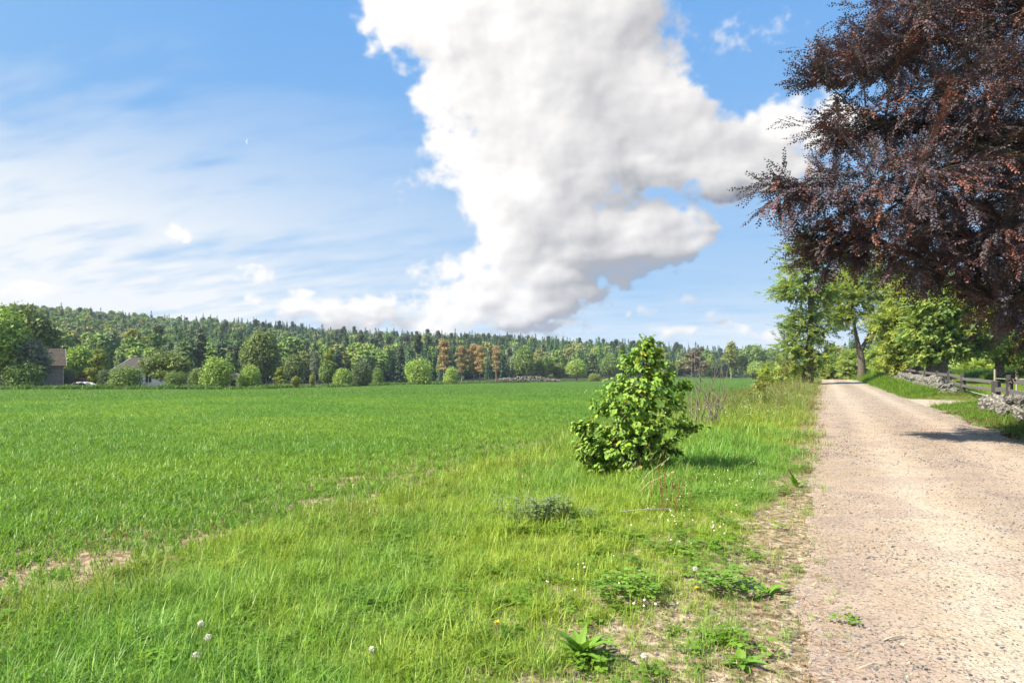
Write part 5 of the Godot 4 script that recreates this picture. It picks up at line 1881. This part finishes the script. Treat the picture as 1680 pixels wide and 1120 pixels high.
func build_margin() -> void:                 # tall weeds along the field's far edge
	rng.seed = 900
	var g := Geo.new()
	for i in 90:
		var a := rng.randf() * TAU
		blade(g, Vector3(rng.randf_range(-0.7, 0.7), -0.1, rng.randf_range(-0.7, 0.7)), rng.randf_range(0.5, 1.15), 0.12, Vector3(cos(a), 0, sin(a)), rng.randf_range(0.2, 0.9), Color(1, 1, 1) * rng.randf_range(0.75, 1.25), 2)
	var spots: Array[Transform3D] = []
	var tints := PackedColorArray()
	var px := -120.0
	while px < 1330.0:
		var d0 := table(EDGE_PX, EDGE_D, px)
		for k in 4:
			var d := d0 + rng.randf_range(0.5, 4.5)
			var tall := 0.85 + 0.4 * low_noise.get_noise_2d(px * 0.3, k)
			if d0 > 190.0:
				tall *= 0.7
			spots.append(Transform3D(spun(tall * rng.randf_range(0.8, 1.3), 0.05), ahead(px + rng.randf_range(-2, 2), d)))
			tints.append(tint(Color(0.118, 0.224, 0.042).lerp(Color(0.085, 0.171, 0.042), rng.randf()), 0.2, 0.1))
		px += 0.8 / d0 * 1120.0
	stuff("field_margin", "strip of tall green weeds along the far edge of the field", "undergrowth", g.mesh(), leafy(0.6, 0.8, 0.35), spots, tints)
	# pale mown grass behind the margin, undergrowth below the wood
	spots = []
	tints = PackedColorArray()
	var p2 := -80.0
	while p2 < 700.0:
		var d0 := table(EDGE_PX, EDGE_D, p2)
		for k in 14:
			var d := d0 + 4.0 + rng.randf() * (34.0 if p2 > 400.0 else 20.0)
			spots.append(Transform3D(spun(rng.randf_range(0.5, 0.8), 0.05) * Basis.from_scale(Vector3(1.6, 0.5, 1.6)), ahead(p2 + rng.randf_range(-3, 3), d)))
			tints.append(tint(Color(0.257, 0.314, 0.085), 0.15, 0.06))
		p2 += 0.8 / d0 * 1120.0
	stuff("mown_grass", "pale sunlit grass strip behind the weeds at the far field edge", "grass", g.mesh(), leafy(0.6, 0.8, 0.35), spots, tints)


# ------------------------------------------------------------------ the farmstead
func slab(a: Vector3, b: Vector3, c: Vector3, d: Vector3, thick: float) -> ArrayMesh:      # a sheet of real thickness through four corners
	var g := Geo.new()
	var n := (b - a).cross(d - a).normalized()
	if n.y < 0.0:
		n = -n
	var e := n * thick
	var mid := (a + b + c + d) * 0.25
	var top := [a + e, b + e, c + e, d + e]
	var low := [a, b, c, d]
	for q in [[top[0], top[1], top[2], top[3], n], [low[0], low[1], low[2], low[3], -n]]:
		g.leaf_tri(q[0], q[1], q[2], q[4], 0.0, Color.WHITE)
		g.leaf_tri(q[0], q[2], q[3], q[4], 0.0, Color.WHITE)
	for i in 4:
		var j := (i + 1) % 4
		var out: Vector3 = ((low[i] + low[j]) * 0.5 - mid).normalized()
		g.leaf_tri(low[i], low[j], top[j], out, 0.0, Color.WHITE)
		g.leaf_tri(low[i], top[j], top[i], out, 0.0, Color.WHITE)
	return g.mesh()


func block(called: String, size: Vector3, at: Vector3, mat: Material, parent: Node3D, bevel := 0.0) -> MeshInstance3D:
	var g := Geo.new()
	g.box(Transform3D(Basis(), at), size, Color.WHITE, bevel)
	return part(called, g.mesh(), mat, parent)


func gable_wall(w: float, eave: float, ridge: float, z: float, thick: float) -> ArrayMesh:
	var g := Geo.new()
	for s in [-0.5, 0.5]:
		var zz: float = z + s * thick
		var out := Vector3(0, 0, signf(s))
		var p := [Vector3(-w / 2, 0, zz), Vector3(w / 2, 0, zz), Vector3(w / 2, eave, zz), Vector3(0, ridge, zz), Vector3(-w / 2, eave, zz)]
		g.leaf_tri(p[0], p[1], p[2], out, 0.0, Color.WHITE)
		g.leaf_tri(p[0], p[2], p[4], out, 0.0, Color.WHITE)
		g.leaf_tri(p[4], p[2], p[3], out, 0.0, Color.WHITE)
	return g.mesh()


# ridge along local z; gables at both ends; `front` is the +x side
func gabled(o: Node3D, w: float, l: float, eave: float, ridge: float, wall: Material, roof_mat: Material, trim: Material) -> Array:
	part("gable_wall", gable_wall(w, eave, ridge, l / 2, 0.2), wall, o)
	part("gable_wall", gable_wall(w, eave, ridge, -l / 2, 0.2), wall, o)
	var roofs := []
	for s in [-1.0, 1.0]:
		block("wall", Vector3(0.2, eave, l - 0.21), Vector3(s * (w / 2 - 0.1), eave / 2, 0), wall, o)
		var drop := (ridge - eave) / (w / 2) * 0.45
		var sheet := part("roof", slab(Vector3(s * 0.01, ridge + 0.06, -l / 2 - 0.4), Vector3(s * 0.01, ridge + 0.06, l / 2 + 0.4), Vector3(s * (w / 2 + 0.45), eave - drop + 0.06, l / 2 + 0.4), Vector3(s * (w / 2 + 0.45), eave - drop + 0.06, -l / 2 - 0.4), 0.1), roof_mat, o)
		roofs.append(sheet)
		for e in [-1.0, 1.0]:
			var g := Geo.new()
			var a := Vector3(s * 0.02, ridge + 0.07, e * (l / 2 + 0.44))
			var b := Vector3(s * (w / 2 + 0.47), eave - drop + 0.07, e * (l / 2 + 0.44))
			g.box(Transform3D(facing(b - a, Vector3.UP), (a + b) * 0.5), Vector3(a.distance_to(b), 0.24, 0.05), Color.WHITE)
			part("barge_board", g.mesh(), trim, o)
	# rows of roof tiles, proud of the sheets
	for s in [0, 1]:
		var sg := -1.0 if s == 0 else 1.0
		var up := Vector3(sg * 0.01, ridge + 0.17, 0)
		var low := Vector3(sg * (w / 2 + 0.45), eave - (ridge - eave) / (w / 2) * 0.45 + 0.17, 0)
		var rows := 13
		for k in rows:
			var g := Geo.new()
			var c := up.lerp(low, (k + 0.55) / rows)
			var f := facing(low - up, Vector3.UP)
			g.box(Transform3D(f * Basis(Vector3(0, 0, 1), -0.07), c), Vector3(up.distance_to(low) / rows * 1.02, 0.035, l + 0.78), Color.WHITE * (0.85 + 0.3 * rng.randf()))
			part("tile_row", g.mesh(), roof_mat, roofs[s])
	return roofs


func window(o: Node3D, at: Vector3, facing_dir: Vector3, w: float, h: float, frame: Material, glass: Material) -> void:
	var f := facing(Vector3.UP.cross(facing_dir), Vector3.UP)
	var g := Geo.new()
	for q in [[0, h / 2, w + 0.16, 0.09], [0, -h / 2, w + 0.16, 0.09], [-w / 2, 0, 0.09, h - 0.09], [w / 2, 0, 0.09, h - 0.09], [0, 0, 0.06, h - 0.09]]:
		g.box(Transform3D(f, at + f.x * q[0] + f.y * q[1] + facing_dir * 0.03), Vector3(q[2], q[3], 0.08), Color.WHITE)
	var fr := part("window", g.mesh(), frame, o)
	var p := Geo.new()
	p.box(Transform3D(f, at), Vector3(w - 0.05, h - 0.05, 0.02), Color.WHITE)
	part("pane", p.mesh(), glass, fr)


func build_farm() -> void:
	rng.seed = 1100
	var boards := surface([lin(0.14, 0.13, 0.13), lin(0.24, 0.22, 0.215), lin(0.34, 0.31, 0.30)], [0.3, 0.5, 0.75], 2.0, 0.02, 1.0, 0.9)
	boards.uv1_scale = Vector3(2.5, 0.25, 2.5)
	var tiles := surface([lin(0.04, 0.034, 0.03), lin(0.08, 0.068, 0.056), lin(0.125, 0.105, 0.085)], [0.3, 0.5, 0.75], 2.4, 0.02, 1.5, 0.9)
	tiles.vertex_color_use_as_albedo = true
	var slate := surface([lin(0.03, 0.027, 0.029), lin(0.046, 0.042, 0.044), lin(0.06, 0.055, 0.057)], [0.3, 0.5, 0.75], 2.4, 0.02, 1.0, 0.85)
	slate.vertex_color_use_as_albedo = true
	var white := plain(0.7)
	white.albedo_color = lin(0.72, 0.72, 0.70)
	var grey := plain(0.8)
	grey.albedo_color = lin(0.30, 0.28, 0.27)
	var dark := plain(0.8)
	dark.albedo_color = lin(0.02, 0.02, 0.022)
	var glass := plain(0.08)
	glass.albedo_color = lin(0.02, 0.025, 0.03)
	# barn
	var barn := thing("barn", "weathered grey wooden barn with a mossy brown tiled roof behind trees", "barn", ahead(46, 98.0), -0.95 + PI)
	gabled(barn, 6.2, 8.0, 3.5, 5.7, boards, tiles, grey)
	for sx in [-1.0, 1.0]:
		for sz in [-1.0, 1.0]:
			block("corner_board", Vector3(0.16, 3.5, 0.16), Vector3(sx * 3.1, 1.75, sz * 4.03), grey, barn)
	for s in [-1.0, 1.0]:
		window(barn, Vector3(s * 3.13, 1.6, 1.2), Vector3(s, 0, 0), 0.9, 1.1, white, glass)
		window(barn, Vector3(s * 3.13, 1.6, -1.6), Vector3(s, 0, 0), 0.9, 1.1, white, glass)
	block("door", Vector3(1.8, 2.4, 0.08), Vector3(0, 1.2, 4.14), grey, barn)
	for k in 12:
		for s in [-1.0, 1.0]:
			block("batten", Vector3(0.03, 3.45, 0.05), Vector3(s * 3.116, 1.73, -3.7 + k * 0.67), boards, barn)
	# white house with porch
	var house := thing("house", "white cottage with a dark tiled roof and a white-posted porch behind bushes", "house", ahead(238, 108.0), -0.62 - PI / 2)
	gabled(house, 7.0, 8.0, 2.5, 4.7, white, slate, white)
	for z in [-2.6, -0.8, 2.9]:
		for s in [-1.0, 1.0]:
			window(house, Vector3(s * 3.53, 1.45, z), Vector3(s, 0, 0), 1.0, 1.2, white, glass)
	for s in [-1.0, 1.0]:
		window(house, Vector3(-1.6, 1.45, s * 4.13), Vector3(0, 0, s), 1.0, 1.2, white, glass)
		window(house, Vector3(1.6, 1.45, s * 4.13), Vector3(0, 0, s), 1.0, 1.2, white, glass)
		block("door", Vector3(0.08, 2.1, 1.0), Vector3(s * 3.55, 1.06, 1.2), dark, house)
	var porch := block("porch", Vector3(2.4, 0.18, 5.0), Vector3(4.75, 0.1, -1.5), grey, house)
	part("porch_roof", slab(Vector3(3.54, 2.45, -4.2), Vector3(3.54, 2.45, 1.2), Vector3(6.2, 2.2, 1.2), Vector3(6.2, 2.2, -4.2), 0.09), slate, porch)
	for z in [-3.9, -2.5, -0.9, 0.9]:
		block("post", Vector3(0.2, 2.04, 0.2), Vector3(5.9, 1.2, z), white, porch)
	block("railing", Vector3(0.06, 0.7, 1.2), Vector3(5.9, 0.62, -3.2), white, porch)
	block("railing", Vector3(0.06, 0.7, 1.6), Vector3(5.9, 0.62, 0.0), white, porch)
	# the low annex right of it
	var annex := thing("outbuilding", "low outbuilding with a white-edged gable right of the porch", "outbuilding", ahead(302, 103.0), -0.35)
	gabled(annex, 3.0, 4.0, 1.8, 2.9, white, slate, white)
	window(annex, Vector3(0.0, 1.1, 2.13), Vector3(0, 0, 1), 0.8, 0.8, white, glass)
	block("door", Vector3(0.06, 1.7, 0.8), Vector3(1.53, 0.87, 0.4), dark, annex)
	var beige := plain(0.8)
	beige.albedo_color = lin(0.42, 0.38, 0.30)
	var shed := thing("shed", "small beige shed with a grey roof at the end of the hedge", "shed", ahead(387, 104.0), 0.3)
	gabled(shed, 3.0, 2.6, 1.4, 2.2, beige, grey, grey)
	block("door", Vector3(0.7, 1.3, 0.06), Vector3(-0.3, 0.66, 1.43), dark, shed)
	# car behind the hedge
	var body := plain(0.25, 0.6)
	body.albedo_color = lin(0.74, 0.75, 0.76)
	body.clearcoat_enabled = true
	body.clearcoat = 0.8
	var car := thing("parked_car", "white car parked in the farmyard, half hidden behind the weeds", "car", ahead(132, 97.0) - Vector3(0, 0.5, 0), -0.12)
	var prof := [[-2.15, 0.55, 0.85], [-2.0, 0.85, 0.9], [-1.2, 0.98, 0.92], [-0.45, 1.42, 0.72], [0.3, 1.5, 0.70], [1.2, 1.44, 0.70], [1.85, 1.05, 0.86], [2.1, 0.95, 0.86], [2.15, 0.5, 0.84]]
	var cg := Geo.new()
	for i in prof.size() - 1:
		var a: Array = prof[i]
		var b: Array = prof[i + 1]
		for s in [-1.0, 1.0]:
			var p := [Vector3(a[0], 0.3, s * 0.9), Vector3(a[0], minf(a[1], 0.9), s * 0.92), Vector3(a[0], a[1], s * a[2])]
			var q := [Vector3(b[0], 0.3, s * 0.9), Vector3(b[0], minf(b[1], 0.9), s * 0.92), Vector3(b[0], b[1], s * b[2])]
			for k in 2:
				cg.leaf_tri(p[k], q[k], q[k + 1], Vector3(0, 0.3, s), 0.2, Color.WHITE)
				cg.leaf_tri(p[k], q[k + 1], p[k + 1], Vector3(0, 0.3, s), 0.2, Color.WHITE)
		cg.leaf_tri(Vector3(a[0], a[1], -a[2]), Vector3(b[0], b[1], -b[2]), Vector3(b[0], b[1], b[2]), Vector3.UP, 0.2, Color.WHITE)
		cg.leaf_tri(Vector3(a[0], a[1], -a[2]), Vector3(b[0], b[1], b[2]), Vector3(a[0], a[1], a[2]), Vector3.UP, 0.2, Color.WHITE)
	for e in [0, prof.size() - 1]:
		var a: Array = prof[e]
		cg.leaf_tri(Vector3(a[0], 0.3, -0.9), Vector3(a[0], 0.3, 0.9), Vector3(a[0], a[1], a[2]), Vector3(signf(a[0]), 0, 0), 0.0, Color.WHITE)
		cg.leaf_tri(Vector3(a[0], 0.3, -0.9), Vector3(a[0], a[1], a[2]), Vector3(a[0], a[1], -a[2]), Vector3(signf(a[0]), 0, 0), 0.0, Color.WHITE)
	part("body", cg.mesh(), body, car)
	for s in [-1.0, 1.0]:
		var wg := Geo.new()
		for q in [[Vector3(-0.95, 0.97, s * 0.925), Vector3(-0.4, 1.33, s * 0.765), Vector3(0.25, 1.38, s * 0.755), Vector3(0.25, 0.97, s * 0.925)], [Vector3(0.35, 0.97, s * 0.925), Vector3(0.35, 1.38, s * 0.755), Vector3(1.15, 1.33, s * 0.76), Vector3(1.6, 0.99, s * 0.92)]]:
			wg.leaf_tri(q[0], q[1], q[2], Vector3(0, 0.3, s), 0.0, Color.WHITE)
			wg.leaf_tri(q[0], q[2], q[3], Vector3(0, 0.3, s), 0.0, Color.WHITE)
		part("side_window", wg.mesh(), glass, car)
		for x in [-1.35, 1.35]:
			var tg := Geo.new()
			tg.tube(PackedVector3Array([Vector3(x, 0.32, s * 0.72), Vector3(x, 0.32, s * 0.93)]), PackedFloat32Array([0.32, 0.32]), 16, Color.WHITE)
			var wheel := part("wheel", tg.mesh(), dark, car)
			var rg := Geo.new()
			rg.tube(PackedVector3Array([Vector3(x, 0.32, s * 0.9), Vector3(x, 0.32, s * 0.94)]), PackedFloat32Array([0.2, 0.19]), 12, Color.WHITE)
			part("rim", rg.mesh(), grey, wheel)
	# a red-brown trailer behind it
	var rust := plain(0.8)
	rust.albedo_color = lin(0.17, 0.07, 0.045)
	var tr := thing("farm_trailer", "red-brown farm trailer standing behind the white car", "trailer", ahead(122, 101.0), 0.1)
	block("bed", Vector3(3.2, 0.15, 1.8), Vector3(0, 0.75, 0), rust, tr)
	for s in [-1.0, 1.0]:
		block("side_board", Vector3(3.2, 0.6, 0.06), Vector3(0, 1.13, s * 0.87), rust, tr)
		block("end_board", Vector3(0.06, 0.6, 1.66), Vector3(s * 1.57, 1.13, 0), rust, tr)
		for x in [-0.5, 0.6]:
			var tg := Geo.new()
			tg.tube(PackedVector3Array([Vector3(x, 0.36, s * 0.75), Vector3(x, 0.36, s * 0.98)]), PackedFloat32Array([0.36, 0.36]), 14, Color.WHITE)
			part("wheel", tg.mesh(), dark, tr)
	block("head_board", Vector3(0.9, 0.35, 0.1), Vector3(0.7, 1.75, -0.8), rust, tr)
	block("upright", Vector3(0.06, 0.5, 0.06), Vector3(1.1, 1.5, -0.8), grey, tr)
	# fence posts in the grass strip, and by the barn
	var wf := thing("wire_fence", "row of thin dark fence posts in the pale grass strip at the field's far edge", "wire fence", ahead(436, 112.0))
	var last := Vector3.ZERO
	for i in 9:
		var p := ahead(436 + i * 14.5, 110.0 + i * 4.5) - wf.position
		block("post", Vector3(0.12, 1.25, 0.12), p + Vector3(0, 0.6, 0), dark, wf)
		if i:
			for y in [0.55, 1.05]:
				var g := Geo.new()
				g.tube(PackedVector3Array([last + Vector3(0, y, 0.07), p + Vector3(0, y, 0.07)]), PackedFloat32Array([0.012, 0.012]), 4, Color.WHITE)
				part("wire", g.mesh(), grey, wf)
		last = p
	var pf := thing("rail_fence", "short stretch of grey wooden fence posts at the far left field edge", "fence", ahead(9, 90.0))
	for i in 4:
		block("post", Vector3(0.14, 1.5, 0.14), Vector3(-1.2 + i * 0.9, 0.75, 0.0), grey, pf)
	for y in [0.6, 1.1]:
		block("rail", Vector3(3.0, 0.12, 0.04), Vector3(0.15, y, 0.1), grey, pf)
	# the long pile of fieldstones
	var pile := thing("stone_pile", "long low pile of pale grey stones at the far edge of the field", "stone pile", ahead(868, 218.0))
	var shapes := []
	for i in 3:
		shapes.append(pebble(7, 0.8, 0.45, 200 + i, 4))
	var sm := surface([lin(0.10, 0.088, 0.083), lin(0.17, 0.155, 0.15), lin(0.25, 0.235, 0.225)], [0.3, 0.5, 0.75], 1.4, 0.02, 0.0, 0.95)
	rng.seed = 1200
	for i in 260:
		var u := rng.randf()
		var x := lerpf(-9.5, 9.8, u)
		var hi := 1.25 * sin(PI * clampf(u * 0.9 + 0.08, 0, 1)) + 0.2 + 0.3 * low_noise.get_noise_2d(x * 8.0, 3.0)
		var y := rng.randf() * hi
		var zz := rng.randf_range(-1.0, 1.0) * 1.2 * (1.1 - y / 1.8)
		var size := rng.randf_range(0.35, 0.75)
		part("stone", shapes[i % 3], sm, pile, Transform3D(spun(size, 0.6), Vector3(x, y + 0.45, zz)))


func build_moon() -> void:                   # a thin daylight crescent: the lit lune of a far ball
	var at := Vector3(-0.386, 0.346, -1.0).normalized() * 2500.0 + Vector3(0, EYE, 0)
	var o := thing("sky_moon", "thin pale crescent moon in the blue sky at the upper left", "moon", at)
	var f := facing(-at, Vector3.UP)            # x towards the viewer
	var g := Geo.new()
	var lune := func(lat: float, lon: float) -> Vector3: return f * (Vector3(cos(lat) * cos(lon), sin(lat), cos(lat) * sin(lon)) * 9.0)
	for i in 12:
		var a := lerpf(-PI / 2, PI / 2, i / 12.0)
		var b := lerpf(-PI / 2, PI / 2, (i + 1) / 12.0)
		for k in 3:
			var u := deg_to_rad(34.0 + 18.0 * k)
			var w := deg_to_rad(34.0 + 18.0 * (k + 1))
			g.leaf_tri(lune.call(a, u), lune.call(a, w), lune.call(b, w), -at.normalized(), 0.0, Color.WHITE)
			g.leaf_tri(lune.call(a, u), lune.call(b, w), lune.call(b, u), -at.normalized(), 0.0, Color.WHITE)
	var m := StandardMaterial3D.new()
	m.albedo_color = Color.BLACK
	m.emission_enabled = true
	m.emission = lin(0.70, 0.83, 0.97)
	m.emission_energy_multiplier = 1.0 / EXPOSURE
	m.cull_mode = BaseMaterial3D.CULL_DISABLED
	part("lit_face", g.mesh(), m, o)


func _ready() -> void:
	low_noise.seed = 3
	low_noise.frequency = 0.05
	low_noise.fractal_octaves = 3
	mid_noise.seed = 8
	mid_noise.frequency = 0.45
	mid_noise.fractal_octaves = 3
	fine_noise.seed = 12
	fine_noise.frequency = 1.6
	fine_noise.fractal_octaves = 3
	rng.seed = 1
	set_the_scene()
	build_ground()
	build_road()
	var bark := surface([lin(0.05, 0.042, 0.036), lin(0.11, 0.095, 0.08), lin(0.19, 0.17, 0.145)], [0.3, 0.5, 0.75], 1.2, 0.02, 3.0, 0.95)
	bark.uv1_scale = Vector3(1.6, 0.5, 1.6)
	var pale_bark := surface([lin(0.22, 0.2, 0.17), lin(0.38, 0.35, 0.30)], [0.35, 0.6], 1.2, 0.02, 0.0, 0.9)
	var pine_bark := surface([lin(0.20, 0.13, 0.085), lin(0.30, 0.21, 0.15)], [0.35, 0.6], 1.2, 0.02, 0.0, 0.9)
	build_protos()
	build_forest(bark)
	build_far_trees(bark, pale_bark, pine_bark)
	build_margin()
	build_farm()
	build_avenue(bark)
	build_fences()
	build_beech(bark)
	build_hazel(bark)
	sow()
	strew_gravel()
	build_bank_plants()
	build_moon()
